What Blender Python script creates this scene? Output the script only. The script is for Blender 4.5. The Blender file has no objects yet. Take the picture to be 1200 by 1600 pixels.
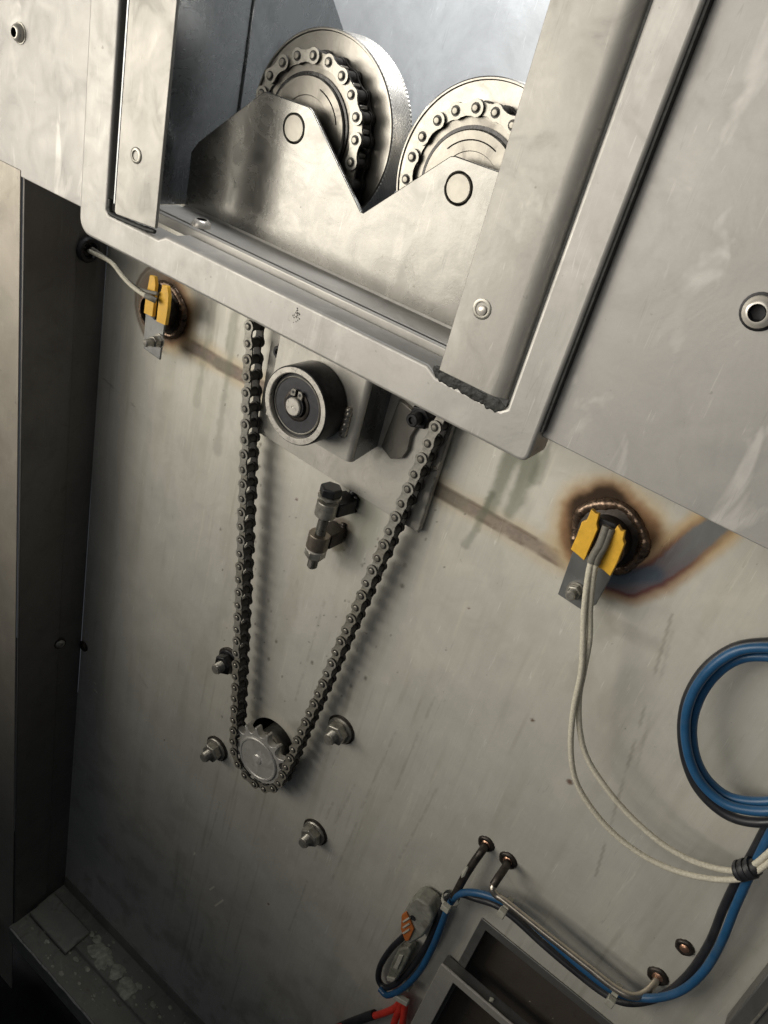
import bpy, bmesh, math, random
import numpy as np
from mathutils import Vector, Matrix
from mathutils import noise as mnoise

random.seed(7)
S = bpy.context.scene
COL = S.collection
MM = 0.001
OFF = Vector((0.30, 0.0, 1.40))          # scene is laid out in millimetres from the lens in X and Z; Y = 0 is the back wall
CAMY = -452.0

# ------------------------------------------------------------------ camera
F_PX = 1239.17                            # focal length in pixels of the 1200 x 1600 photograph
RIGHT = np.array([0.78425832, 0.47166095, -0.40308168])
DOWN = np.array([-0.24144677, 0.83047967, 0.50200296])
NORM = np.cross(RIGHT, DOWN)
ROT = np.stack([RIGHT, NORM, -DOWN])      # lens axes -> world X, Y, Z
cam_d = bpy.data.cameras.new('camera')
cam = bpy.data.objects.new('camera', cam_d)
COL.objects.link(cam)
u, v, w = ROT[:, 0], ROT[:, 1], ROT[:, 2]
m = Matrix(((u[0], -v[0], -w[0], 0), (u[1], -v[1], -w[1], 0), (u[2], -v[2], -w[2], 0), (0, 0, 0, 1)))
m.translation = Vector((0, CAMY * MM, 0)) + OFF
cam.matrix_world = m
cam_d.sensor_fit = 'VERTICAL'
cam_d.sensor_height = 24.0
cam_d.lens = F_PX / 1600.0 * 24.0
cam_d.clip_start = 0.01
cam_d.clip_end = 20.0
S.camera = cam

# ------------------------------------------------------------------ light
W = bpy.data.worlds.new('World')
S.world = W
W.use_nodes = True
bg = W.node_tree.nodes['Background']
bg.inputs[0].default_value = (0.80, 0.88, 1.0, 1)
bg.inputs[1].default_value = 0.045


def area(name, loc, target, size, power, col, spread=180):
    ld = bpy.data.lights.new(name, 'AREA')
    ld.shape = 'RECTANGLE'
    ld.size, ld.size_y = size
    ld.energy = power
    ld.color = col
    ld.spread = math.radians(spread)
    o = bpy.data.objects.new(name, ld)
    COL.objects.link(o)
    p = Vector(loc) * MM + OFF
    t = Vector(target) * MM + OFF
    o.location = p
    o.rotation_euler = (t - p).to_track_quat('-Z', 'Y').to_euler()
    return o


area('workshop_lamp', (-1020, -900, -140), (-170, 0, -130), (1.05, 0.65), 2.2, (1.0, 0.935, 0.825), 64)
area('front_fill', (-300, -780, 200), (-40, 0, -40), (0.95, 0.7), 0.72, (1.0, 0.945, 0.86), 66)  # unseen fill lamp, added to brighten the right-hand panel
area('back_sheet_fill', (-330, 70, 420), (-360, 180, 20), (0.4, 0.12), 2.2, (0.985, 0.99, 1.0), 70)  # unseen lamp added to brighten the back sheet
S.view_settings.view_transform = 'Standard'
S.view_settings.look = 'None'
S.view_settings.exposure = 0.06
S.view_settings.gamma = 1.0


# ------------------------------------------------------------------ helpers
def P3(px, py, Y):
    """point of the photograph (1200 x 1600) -> millimetres on the plane y = Y"""
    r = ROT @ np.array([px - 600.0, py - 800.0, F_PX])
    k = (Y - CAMY) / r[1]
    return Vector((r[0] * k, Y, r[2] * k))


class MB:
    def __init__(self):
        self.v = []
        self.f = []
        self.mi = []
        self.cur = 0

    def add(self, verts, faces):
        o = len(self.v)
        self.v += [Vector(p) for p in verts]
        self.f += [[i + o for i in f] for f in faces]
        self.mi += [self.cur] * len(faces)
        return self

    def box(self, x0, x1, y0, y1, z0, z1):
        return self.add([(x, y, z) for x in (x0, x1) for y in (y0, y1) for z in (z0, z1)],
                        [(0, 1, 3, 2), (4, 6, 7, 5), (0, 4, 5, 1), (2, 3, 7, 6), (0, 2, 6, 4), (1, 5, 7, 3)])

    def prism(self, pts, a, b):
        """pts: polygon of 3-D points, swept by vector from a to b (both vectors)"""
        n = len(pts)
        a, b = Vector(a), Vector(b)
        A = [Vector(p) + a for p in pts]
        B = [Vector(p) + b for p in pts]
        fs = [list(range(n))[::-1], list(range(n, 2 * n))]
        for i in range(n):
            j = (i + 1) % n
            fs.append([i, j, n + j, n + i])
        return self.add(A + B, fs)

    def prism_y2(self, xz, y0, y1, face, edge):
        n0 = len(self.mi)
        self.prism_y(xz, y0, y1)
        self.mi[n0:] = [face, face] + [edge] * (len(self.mi) - n0 - 2)
        return self

    def prism_y(self, xz, y0, y1):
        return self.prism([(p[0], 0, p[1]) for p in xz], (0, y0, 0), (0, y1, 0))

    def prism_z(self, xy, z0, z1):
        return self.prism([(p[0], p[1], 0) for p in xy], (0, 0, z0), (0, 0, z1))

    def prism_x(self, yz, x0, x1):
        return self.prism([(0, p[0], p[1]) for p in yz], (x0, 0, 0), (x1, 0, 0))

    def lathe(self, prof, o, axis=(0, -1, 0), seg=32, ang0=0.0, jit=0.0, closed=False):
        """prof: (radius, height along axis)"""
        o = Vector(o)
        ax = Vector(axis).normalized()
        e1 = ax.orthogonal().normalized()
        if abs(ax.y) > 0.9:
            e1 = Vector((1, 0, 0)) - ax * ax.x
            e1.normalize()
        e2 = ax.cross(e1)
        vs, fs = [], []
        idx = []
        for r, h in prof:
            if r < 1e-6:
                idx.append([len(vs)])
                vs.append(o + ax * h)
            else:
                row = []
                for k in range(seg):
                    a = ang0 + 2 * math.pi * k / seg
                    rr = r * (1 + jit * math.sin(5 * a + h) + jit * math.sin(11 * a + 2 * h))
                    row.append(len(vs))
                    vs.append(o + ax * h + e1 * (rr * math.cos(a)) + e2 * (rr * math.sin(a)))
                idx.append(row)
        pairs = list(zip(idx[:-1], idx[1:]))
        if closed:
            pairs.append((idx[-1], idx[0]))
        for A, B in pairs:
            for k in range(seg):
                k2 = (k + 1) % seg
                if len(A) == 1 and len(B) == 1:
                    continue
                if len(A) == 1:
                    fs.append([A[0], B[k2], B[k]])
                elif len(B) == 1:
                    fs.append([A[k], A[k2], B[0]])
                else:
                    fs.append([A[k], A[k2], B[k2], B[k]])
        return self.add(vs, fs)

    def tube(self, pts, r, seg=10, caps=True):
        pts = [Vector(p) for p in pts]
        n = len(pts)
        rr = r if isinstance(r, (list, tuple)) else [r] * n
        t0 = (pts[1] - pts[0]).normalized()
        nrm = t0.orthogonal().normalized()
        vs, fs = [], []
        for i in range(n):
            t = (pts[min(i + 1, n - 1)] - pts[max(i - 1, 0)]).normalized()
            nrm = (nrm - t * nrm.dot(t)).normalized()
            b = t.cross(nrm)
            for k in range(seg):
                a = 2 * math.pi * k / seg
                vs.append(pts[i] + nrm * (rr[i] * math.cos(a)) + b * (rr[i] * math.sin(a)))
        for i in range(n - 1):
            for k in range(seg):
                k2 = (k + 1) % seg
                fs.append([i * seg + k, i * seg + k2, (i + 1) * seg + k2, (i + 1) * seg + k])
        if caps:
            fs.append(list(range(seg))[::-1])
            fs.append([(n - 1) * seg + k for k in range(seg)])
        return self.add(vs, fs)

    def lump(self, c, r, seg=7, sq=(1, 1, 1), seed=0):
        rnd = random.Random(seed * 31 + int(c[0] * 7) + int(c[2] * 13))
        rings = 5
        vs, fs = [Vector(c) + Vector((0, -r * sq[1], 0))], []
        for i in range(1, rings):
            th = math.pi * i / rings
            for k in range(seg):
                a = 2 * math.pi * (k + rnd.random() * .3) / seg
                q = r * (0.75 + 0.5 * rnd.random())
                vs.append(Vector(c) + Vector((q * sq[0] * math.sin(th) * math.cos(a), -q * sq[1] * math.cos(th), q * sq[2] * math.sin(th) * math.sin(a))))
        vs.append(Vector(c) + Vector((0, r * sq[1], 0)))
        for k in range(seg):
            fs.append([0, 1 + k, 1 + (k + 1) % seg])
            for i in range(rings - 2):
                a, b = 1 + i * seg, 1 + (i + 1) * seg
                fs.append([a + k, b + k, b + (k + 1) % seg, a + (k + 1) % seg])
            a = 1 + (rings - 2) * seg
            fs.append([a + k, len(vs) - 1, a + (k + 1) % seg])
        return self.add(vs, fs)

    def mesh(self, name, mats, org=(0, 0, 0), ang=35):
        o = Vector(org)
        me = bpy.data.meshes.new(name)
        me.from_pydata([tuple((p - o) * MM) for p in self.v], [], self.f)
        for mt in (mats if isinstance(mats, (list, tuple)) else [mats]):
            me.materials.append(mt)
        me.polygons.foreach_set('material_index', self.mi)
        bm = bmesh.new()
        bm.from_mesh(me)
        bmesh.ops.recalc_face_normals(bm, faces=bm.faces)
        bm.to_mesh(me)
        bm.free()
        me.shade_smooth()
        me.set_sharp_from_angle(angle=math.radians(ang))
        me.update()
        return me

    def build(self, name, mats, parent=None, bevel=0, bseg=2, ang=35, org=None):
        """link as one object; parent is a thing's Empty or a part of it (all share the thing's origin)"""
        if org is None:
            org = parent['_org'] if parent is not None else (0, 0, 0)
        me = self.mesh(name, mats, org, ang)
        ob = bpy.data.objects.new(name, me)
        COL.objects.link(ob)
        ob['_org'] = tuple(org)
        if parent is not None:
            ob.parent = parent
        else:
            ob.location = Vector(org) * MM + OFF
        if bevel:
            md = ob.modifiers.new('bevel', 'BEVEL')
            md.width = bevel * MM
            md.segments = bseg
            md.limit_method = 'ANGLE'
            md.angle_limit = math.radians(40)
            md.harden_normals = False
        return ob


def tag(o, label=None, cat=None, group=None, kind=None):
    if label: o['label'] = label
    if cat: o['category'] = cat
    if group: o['group'] = group
    if kind: o['kind'] = kind
    return o


def thing(name, label, cat, org, group=None):
    o = bpy.data.objects.new(name, None)
    o.empty_display_size = 0.01
    COL.objects.link(o)
    o.location = Vector(org) * MM + OFF
    o['_org'] = tuple(org)
    return tag(o, label, cat, group)


def spline(ctrl, n=10):
    c = [Vector(p) for p in ctrl]
    c = [c[0] * 2 - c[1]] + c + [c[-1] * 2 - c[-2]]
    out = []
    for i in range(1, len(c) - 2):
        p0, p1, p2, p3 = c[i - 1:i + 3]
        for k in range(n):
            t = k / n
            out.append(0.5 * ((2 * p1) + (p2 - p0) * t + (2 * p0 - 5 * p1 + 4 * p2 - p3) * t * t + (3 * p1 - p0 - 3 * p2 + p3) * t ** 3))
    out.append(c[-2])
    return out


def circle2(cx, cz, r, n=24, a0=0, a1=2 * math.pi, end=False):
    return [(cx + r * math.cos(a0 + (a1 - a0) * k / n), cz + r * math.sin(a0 + (a1 - a0) * k / n)) for k in range(n + (1 if end else 0))]


# ------------------------------------------------------------------ materials
def node(nt, kind, **kw):
    n = nt.nodes.new(kind)
    for k, val in kw.items():
        if k in n.inputs.keys():
            n.inputs[k].default_value = val
        else:
            setattr(n, k, val)
    return n


def ramp(nt, src, lo, hi, a=0.0, b=1.0):
    r = node(nt, 'ShaderNodeMapRange')
    r.inputs['From Min'].default_value = lo
    r.inputs['From Max'].default_value = hi
    r.inputs['To Min'].default_value = a
    r.inputs['To Max'].default_value = b
    nt.links.new(src, r.inputs['Value'])
    return r.outputs['Result']


def mixc(nt, fac, a, b, mode='MIX'):
    mx = node(nt, 'ShaderNodeMix', data_type='RGBA', blend_type=mode)
    if hasattr(fac, 'links'):
        nt.links.new(fac, mx.inputs[0])
    else:
        mx.inputs[0].default_value = fac
    for i, c in ((6, a), (7, b)):
        if hasattr(c, 'links'):
            nt.links.new(c, mx.inputs[i])
        else:
            mx.inputs[i].default_value = (*c, 1)
    return mx.outputs[2]


def noise(nt, vec, scale, detail=4, rough=.6, stretch=None, dist=0.0):
    if stretch is not None:
        mp = node(nt, 'ShaderNodeMapping')
        mp.inputs['Scale'].default_value = stretch
        nt.links.new(vec, mp.inputs['Vector'])
        vec = mp.outputs[0]
    n = node(nt, 'ShaderNodeTexNoise')
    n.inputs['Scale'].default_value = scale
    n.inputs['Detail'].default_value = detail
    n.inputs['Roughness'].default_value = rough
    n.inputs['Distortion'].default_value = dist
    nt.links.new(vec, n.inputs['Vector'])
    return n.outputs['Fac']


def start(name):
    mt = bpy.data.materials.new(name)
    mt.use_nodes = True
    nt = mt.node_tree
    return mt, nt, nt.nodes['Principled BSDF']


def steel(name, base, rough=.38, metal=.85, smudge=.5, dirt=.25, dirtcol=(.10, .09, .07), brush=(1, 1, 1), bump=.05, stain=False, swipe=.25, spots=.4, cl=(.82, 1.09), dent=.10):
    """worn sheet steel: cloudy tone, greasy smudges, pale wipe marks, dark specks"""
    mt, nt, bs = start(name)
    tc = node(nt, 'ShaderNodeTexCoord').outputs['Object']
    cloud = noise(nt, tc, 14, 5, .62, dist=.6)
    fine = noise(nt, tc, 420, 3, .7, brush)
    smd = noise(nt, tc, 38, 5, .66, dist=1.2)
    wipe = noise(nt, tc, 46, 3, .55, (1.0, 1, .38), .9)
    spk = noise(nt, tc, 230, 2, .5)
    b = Vector(base)
    c = mixc(nt, ramp(nt, cloud, .3, .7), tuple(b * cl[0]), tuple(b * cl[1]))
    c = mixc(nt, ramp(nt, wipe, .58, .70, 0, swipe), c, tuple(min(1, x) for x in (b * 1.42)))
    c = mixc(nt, ramp(nt, smd, .55, .86, 0, dirt * 1.4), c, dirtcol)
    c = mixc(nt, ramp(nt, spk, .73, .80, 0, spots), c, (.07, .06, .05))
    c = mixc(nt, ramp(nt, fine, .2, .8, 0, .16), c, tuple(b * .6))
    for rot, sc, amt, tone in ((.25, 34, .35, 1.5), (-.5, 26, .30, .55), (1.2, 30, .22, 1.4)):
        mp = node(nt, 'ShaderNodeMapping')
        mp.inputs['Rotation'].default_value = (0, rot, 0)
        mp.inputs['Scale'].default_value = (1, 1, .045)
        nt.links.new(tc, mp.inputs['Vector'])
        sn = noise(nt, mp.outputs[0], sc * 6, 2, .5)
        ab = node(nt, 'ShaderNodeMath', operation='COMPARE')
        nt.links.new(sn, ab.inputs[0])
        ab.inputs[1].default_value = .62
        ab.inputs[2].default_value = .006
        gate = noise(nt, tc, 22 + sc, 2, .5)
        gm = node(nt, 'ShaderNodeMath', operation='MULTIPLY')
        nt.links.new(ab.outputs[0], gm.inputs[0])
        nt.links.new(ramp(nt, gate, .5, .62, 0, amt), gm.inputs[1])
        c = mixc(nt, gm.outputs[0], c, tuple(min(1, x * tone) for x in b))
    rsrc = ramp(nt, smd, .25, .75, rough - .09 * smudge * 2, rough + .11 * smudge * 2)
    if stain:
        at = node(nt, 'ShaderNodeAttribute', attribute_name='stain')
        c = mixc(nt, 1.0, c, at.outputs['Color'], 'MULTIPLY')
        ma = node(nt, 'ShaderNodeMath', operation='MULTIPLY_ADD')
        nt.links.new(at.outputs['Alpha'], ma.inputs[0])
        ma.inputs[1].default_value = .25
        nt.links.new(rsrc, ma.inputs[2])
        rsrc = ma.outputs[0]
        nt.links.new(ramp(nt, at.outputs['Alpha'], .3, .95, .5, .08), bs.inputs['Specular IOR Level'])
    nt.links.new(c, bs.inputs['Base Color'])
    nt.links.new(rsrc, bs.inputs['Roughness'])
    bs.inputs['Metallic'].default_value = metal
    bp = node(nt, 'ShaderNodeBump')
    bp.inputs['Strength'].default_value = bump
    bp.inputs['Distance'].default_value = .0006
    nt.links.new(fine, bp.inputs['Height'])
    bp2 = node(nt, 'ShaderNodeBump')
    bp2.inputs['Strength'].default_value = dent
    bp2.inputs['Distance'].default_value = .004
    nt.links.new(cloud, bp2.inputs['Height'])
    nt.links.new(bp.outputs[0], bp2.inputs['Normal'])
    nt.links.new(bp2.outputs[0], bs.inputs['Normal'])
    return mt


def plain(name, base, rough=.5, metal=0.0, var=.25, scale=120, bump=.0, dirt=0.0, dirtcol=(.05, .045, .04), coat=0):
    mt, nt, bs = start(name)
    tc = node(nt, 'ShaderNodeTexCoord').outputs['Object']
    n = noise(nt, tc, scale, 4, .65)
    b = Vector(base)
    c = mixc(nt, ramp(nt, n, .3, .7), tuple(b * (1 - var)), tuple(min(1, x) for x in b * (1 + var)))
    if dirt:
        n2 = noise(nt, tc, scale * .6, 5, .7, dist=.8)
        c = mixc(nt, ramp(nt, n2, .5, .68, 0, dirt), c, dirtcol)
    nt.links.new(c, bs.inputs['Base Color'])
    bs.inputs['Metallic'].default_value = metal
    nt.links.new(ramp(nt, n, .3, .7, rough - .07, rough + .07), bs.inputs['Roughness'])
    if bump:
        bp = node(nt, 'ShaderNodeBump')
        bp.inputs['Strength'].default_value = bump
        bp.inputs['Distance'].default_value = .0008
        nt.links.new(n, bp.inputs['Height'])
        nt.links.new(bp.outputs[0], bs.inputs['Normal'])
    return mt


M = {
    'wall': steel('wall_steel', (.70, .68, .61), .46, .33, brush=(1, 1, .06), stain=True, dirt=.12, bump=.05, swipe=.10, spots=.5, cl=(.90, 1.04)),
    'frame': steel('frame_steel', (.455, .442, .415), .45, .35, dirt=.14, swipe=.3, spots=.4, cl=(.88, 1.06)),
    'panel': steel('panel_steel', (.445, .432, .41), .47, .34, dirt=.08, swipe=.85, spots=.35, cl=(.90, 1.04)),
    'flange': steel('flange_steel', (.44, .425, .39), .48, .38, dirt=.22, swipe=.5),
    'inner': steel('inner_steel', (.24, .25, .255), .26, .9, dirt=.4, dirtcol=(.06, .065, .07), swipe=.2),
    'sheet': steel('back_sheet_steel', (.57, .585, .59), .45, .5, dirt=.05, swipe=.2, spots=.1),
    'bracket': steel('bracket_steel', (.205, .20, .186), .25, .92, dirt=.10, swipe=.25, spots=.55, cl=(.93, 1.04), dent=.025),
    'plate': steel('plate_steel', (.56, .54, .49), .42, .45, dirt=.35, swipe=.25, spots=.6),
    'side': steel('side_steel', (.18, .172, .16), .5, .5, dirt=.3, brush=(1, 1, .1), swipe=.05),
    'tray': steel('tray_steel', (.50, .485, .45), .40, .45, dirt=.2, swipe=.25, spots=.5),
    'axle': steel('axle_steel', (.30, .285, .25), .36, .7, dirt=.3, swipe=.2, spots=.8),
    'worn': steel('worn_disc_steel', (.58, .565, .53), .36, .35, dirt=.55, swipe=1.0, spots=.8, cl=(.7, 1.1)),
    'wheel': steel('wheel_steel', (.33, .315, .285), .33, .95, dirt=.2, swipe=.15, spots=.3),
    'knurl': plain('knurl_steel', (.60, .57, .52), .32, .95, .12),
    'sprocket': steel('sprocket_steel', (.27, .255, .225), .36, .85, dirt=.8, dirtcol=(.05, .045, .04), swipe=.2, spots=.5),
    'link': plain('chain_steel', (.40, .385, .34), .33, .45, .2, 300, dirt=.3),
    'linkgrease': plain('oiled_chain_steel', (.33, .31, .26), .32, .4, .3, 300, dirt=.5),
    'linkdark': plain('greasy_shaded_steel', (.045, .043, .04), .45, .35, .4, 300),  # grease, and the shade painted on the sides of the chain
    'pin': plain('pin_steel', (.27, .255, .22), .34, .6, .2, 300),
    'bolt': plain('bolt_steel', (.36, .345, .305), .33, .6, .25, 250, dirt=.35),
    'thread': plain('oily_thread_steel', (.15, .145, .13), .3, .6, .3, 250),
    'bright': plain('bright_steel', (.70, .665, .60), .30, .45, .08, 200),
    'blackbolt': plain('black_oxide_steel', (.03, .03, .032), .38, .6, .4, 200),
    'rubber': plain('black_rubber', (.018, .018, .02), .5, 0, .3, 200),
    'sealant_and_shade': plain('black_sealant_and_shade', (.016, .017, .016), .6, 0, .6, 260, .6, dirt=.22, dirtcol=(.16, .16, .13)),  # real sealant, and black standing in for shade in the gaps
    'grease': plain('black_grease', (.018, .017, .016), .25, .2, .4, 220, .3),
    'seal': plain('bearing_seal', (.028, .028, .034), .42, 0, .2, 200),
    'yellow': plain('yellow_insulation', (.80, .46, .045), .45, 0, .12, 160, dirt=.15, dirtcol=(.35, .17, .02)),
    'strap': steel('strap_steel', (.26, .265, .26), .42, .75, dirt=.15, swipe=.2),
    'soot': plain('sooty_steel', (.05, .042, .036), .42, .6, .5, 150, .3),
    'temper': plain('heat_tinted_bead', (.20, .14, .10), .30, .75, .6, 200, .6, dirt=.75, dirtcol=(.025, .02, .018)),
    'bead': plain('weld_bead', (.52, .48, .41), .28, .75, .3, 300, .4),
    'whitecable': plain('woven_white_sleeve', (.60, .565, .46), .75, 0, .22, 700, .5),
    'greysleeve': plain('grey_sleeve', (.17, .16, .135), .6, 0, .25, 500, .3),
    'blue': plain('blue_cable_sheath', (.018, .088, .20), .38, 0, .15, 60, .12, dirt=.3, dirtcol=(.09, .12, .15)),
    'black': plain('black_cable_sheath', (.020, .021, .026), .42, 0, .2, 60, .12, dirt=.3, dirtcol=(.06, .06, .06)),
    'tie': plain('white_nylon', (.42, .41, .35), .45, 0, .15, 200),
    'red': plain('red_cable_sheath', (.62, .045, .03), .40, 0, .2, 150),
    'housing': plain('grey_plastic', (.25, .25, .215), .45, 0, .3, 110, dirt=.6, dirtcol=(.09, .075, .055)),
    'clear': plain('pale_plastic', (.20, .20, .165), .30, 0, .3, 110, dirt=.5, dirtcol=(.08, .07, .05)),
    'orange': plain('orange_lever', (.46, .14, .035), .45, 0, .15, 150),
    'box': steel('box_steel', (.24, .24, .23), .48, .7, dirt=.4, dirtcol=(.07, .05, .04), swipe=.1),
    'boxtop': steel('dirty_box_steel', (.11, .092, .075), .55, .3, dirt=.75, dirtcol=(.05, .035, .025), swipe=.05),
    'ledge': steel('ledge_steel', (.36, .35, .30), .45, .4, dirt=.6, dirtcol=(.04, .038, .032), swipe=.5),
    'crumb': plain('pale_grease', (.62, .60, .48), .5, .1, .4, 150, .6),
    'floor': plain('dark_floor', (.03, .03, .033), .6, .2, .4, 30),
    'post': steel('post_steel', (.44, .40, .335), .46, .3, dirt=.2, swipe=.2),
    'tubing': plain('bare_tube_steel', (.52, .47, .40), .30, .92, .12, 100),
    'bronzed': plain('bronzed_lug_steel', (.21, .18, .145), .34, .6, .3, 150, dirt=.4),
    'copper': plain('copper_end', (.62, .36, .24), .3, .9, .2, 200),
}

# ------------------------------------------------------------------ the back wall: one fine sheet carrying its stains
rng = np.random.default_rng(3)


def vnoise(x, z, cell, seed):
    r = np.random.default_rng(seed)
    g = r.random((256, 256))
    fx, fz = x / cell + 1000, z / cell + 1000
    ix, iz = np.floor(fx).astype(int), np.floor(fz).astype(int)
    tx, tz = fx - ix, fz - iz
    tx, tz = tx * tx * (3 - 2 * tx), tz * tz * (3 - 2 * tz)
    a, b = g[ix % 256, iz % 256], g[(ix + 1) % 256, iz % 256]
    c, d = g[ix % 256, (iz + 1) % 256], g[(ix + 1) % 256, (iz + 1) % 256]
    return (a * (1 - tx) + b * tx) * (1 - tz) + (c * (1 - tx) + d * tx) * tz


def fbm(x, z, cell, seed, o=4):
    s, amp, t = 0, 1, 0
    for k in range(o):
        s = s + amp * vnoise(x, z, cell / 2 ** k, seed + k)
        t += amp
        amp *= .55
    return s / t


def smooth(e0, e1, x):
    t = np.clip((x - e0) / (e1 - e0), 0, 1)
    return t * t * (3 - 2 * t)


def segd(x, z, a, b):
    a, b = np.array(a, float), np.array(b, float)
    d = b - a
    t = np.clip(((x - a[0]) * d[0] + (z - a[1]) * d[1]) / (d @ d), 0, 1)
    return np.hypot(x - a[0] - t * d[0], z - a[1] - t * d[1]), t


BOSS_R, BOSS_L = (-82.0, -226.5), (-488.0, -236.0)
SHAFT = (-284.0, -588.0)
HOLE_R = 27.0
REC = (-36.0, -598.5, -900.0)            # left, top and bottom of the recess cut in the sheet


def stains(x, z):
    col = np.ones((len(x), 3))
    al = np.zeros(len(x))

    def put(mask, c, a=0.0):
        nonlocal col, al
        mask = np.clip(mask, 0, 1)
        col = col * (1 - mask[:, None]) + np.array(c)[None, :] * mask[:, None]
        al = np.maximum(al, mask * a)
    n1, n2 = fbm(x, z, 26, 11), fbm(x, z, 9, 21)
    # long runs down the sheet
    st = fbm(x * 1.0, z * .10, 16, 31)
    put(smooth(.55, .8, st) * .26, (.60, .60, .52), .4)
    st = fbm(x, z * .06, 7, 41)
    put(smooth(.64, .82, st) * .13 * smooth(-520, -200, x + 0 * z), (.5, .49, .44))
    put(smooth(.58, .8, fbm(x, z, 60, 51)) * .35, (1.18, 1.16, 1.10))
    fl = fbm(x, z * .035, 4.2, 101, 2)
    put(smooth(.70, .84, fl) * smooth(.42, .66, fbm(x, z, 80, 111)) * .28, (.46, .44, .38), .3)
    fl = fbm(x, z * .05, 3.4, 121, 2)
    put(smooth(.74, .86, fl) * smooth(.45, .66, fbm(x, z, 70, 131)) * .35, (1.25, 1.22, 1.15))
    # patchy darkening towards the bottom of the sheet
    put(smooth(.45, .75, n1) * smooth(-560, -1130, z) * .45, (.42, .40, .36), .5)
    # ground weld seam across the sheet
    n3 = fbm(x, z, 45, 81)
    n4 = fbm(x, z, 3.2, 91, 3)
    dz = np.abs(z + 256 + .01 * (x + 300) + 2.2 * (n1 - .5)) + 1.6 * (n2 - .5)
    on = smooth(-486, -466, x + 12 * (n2 - .5)) * (1 - smooth(-104, -90, x))
    var = .68 + .32 * smooth(.3, .65, n3)
    put((1 - smooth(5, 17, dz + 7 * (n1 - .5))) * on * .6 * var, (.96, .80, .56))
    put((1 - smooth(3.0, 7.0, dz)) * on * (.6 + .4 * var), (.46, .38, .34), .4)
    put((1 - smooth(.3, 2.4, np.abs(dz - 4.6))) * on * .75 * smooth(.32, .6, n2), (.26, .19, .16), .3)
    put((1 - smooth(1.0, 4.2, dz)) * on * smooth(.42, .62, n4) * .55, (.33, .29, .29), .3)
    put((1 - smooth(3, 8, dz)) * on * smooth(.55, .7, n1) * .5, (.30, .30, .25), .4)
    # heat tint round the two pipe stubs
    for (cx, cz), k in ((BOSS_R, 1.0), (BOSS_L, .92)):
        d = np.hypot(x - cx, z - cz) / k + 8 * (n1 - .5) + 4 * (n2 - .5)
        put((1 - smooth(30, 46, d)) * .8, (1.0, .80, .52))
        put((1 - smooth(28, 36, d)) * .9, (.42, .21, .10), .2)
        put((1 - smooth(24.5, 31, d)) * .97, (.05, .045, .038), .95)
    d = np.hypot(x - BOSS_L[0] + 1, z - BOSS_L[1]) + 5 * (n1 - .5)
    lf = smooth(-474, -500, x)
    put((1 - smooth(33, 38, d)) * lf * .8, (.36, .29, .25), .2)
    put((1 - smooth(.6, 2.2, np.abs(d - 37))) * lf * .7, (.20, .13, .10), .1)
    d = np.hypot(x - BOSS_R[0] + 5, (z - BOSS_R[1] - 6)) + 9 * (n1 - .5) + 4 * (n2 - .5)
    put((1 - smooth(25, 32, d)) * .6, (.45, .26, .14), .3)
    put((1 - smooth(21, 27, d)) * .95, (.07, .05, .04), .95)
    # blued weld run from the right stub to the right and up
    pl = [(-78, -252), (-58, -249), (-46, -234), (-37, -208), (-28, -180)]
    d = np.min([segd(x, z, pl[i], pl[i + 1])[0] for i in range(len(pl) - 1)], axis=0) + 4.5 * (n1 - .5) + 2.2 * (n2 - .5)
    low = smooth(-190, -240, z + 16 * (n1 - .5))
    put((1 - smooth(9.0, 17, d)) * .85, (1.0, .74, .42))
    put((1 - smooth(6.8, 11.2, d)) * (.5 + .52 * low), (.22, .075, .035), .1)
    put((1 - smooth(5.2, 7.2, d)) * .95, (.28, .31, .35), .2)
    put((1 - smooth(3, 10, np.abs(d - 6.8))) * low * .45, (.22, .10, .16), .1)
    d2, _ = segd(x, z, (-70, -252), (-47, -234))
    put((1 - smooth(2, 9, d2 + 3 * (n1 - .5))) * .9, (.11, .16, .24), .1)
    # scorched lugs of the adjuster, greasy patches
    for cx, cz, r, c in ((-266, -292, 13, (.12, .12, .11)), (-270, -330, 12, (.18, .13, .11)), (-271, -346, 9, (.3, .28, .22))):
        d = np.hypot(x - cx, z - cz) + 10 * (n2 - .5)
        put((1 - smooth(r * .55, r * 1.25, d)) * .85, c, .2)
    d = np.hypot((x + 250), (z + 312) * .55) + 12 * (n1 - .5)
    put((1 - smooth(6, 26, d)) * .45, (.46, .50, .42), .4)
    # oily runs below the corner of the frame
    for x0, z0, x1, z1, wd, s in ((-158, -165, -161, -250, 7, .75), (-146, -160, -147, -246, 7, .7), (-163, -240, -168, -285, 4, .5), (-200, -165, -202, -235, 5, .4), (-140, -165, -139, -215, 4, .5), (-412, -190, -410, -330, 6, .35), (-436, -200, -440, -300, 4, .25)):
        d, t = segd(x, z, (x0, z0), (x1, z1))
        put((1 - smooth(wd * .4, wd * 1.2, d + 7 * (n1 - .5) + 5 * (n2 - .5))) * min(1, s * 1.5) * (1 - .4 * t), (.25, .275, .22), .4)
    # cable rub and smears at the right
    for cx, cz, rx, rz, s, c in ((-44, -278, 26, 9, .4, (.55, .52, .52)), (-62, -286, 12, 16, .4, (.5, .52, .45)), (-60, -318, 10, 24, .3, (.55, .57, .5)), (-34, -330, 7, 30, .25, (.6, .6, .56)),
                              (-240, -420, 10, 60, .3, (.62, .62, .55)), (-300, -420, 10, 70, .28, (.62, .6, .52)), (-258, -560, 24, 16, .4, (.4, .38, .36)), (-385, -560, 14, 40, .2, (.6, .55, .46))):
        d = np.hypot((x - cx) / rx, (z - cz) / rz) + 1.1 * (n1 - .5) + .7 * (n2 - .5)
        put((1 - smooth(.45, 1.15, d)) * s, c, .3)
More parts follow.
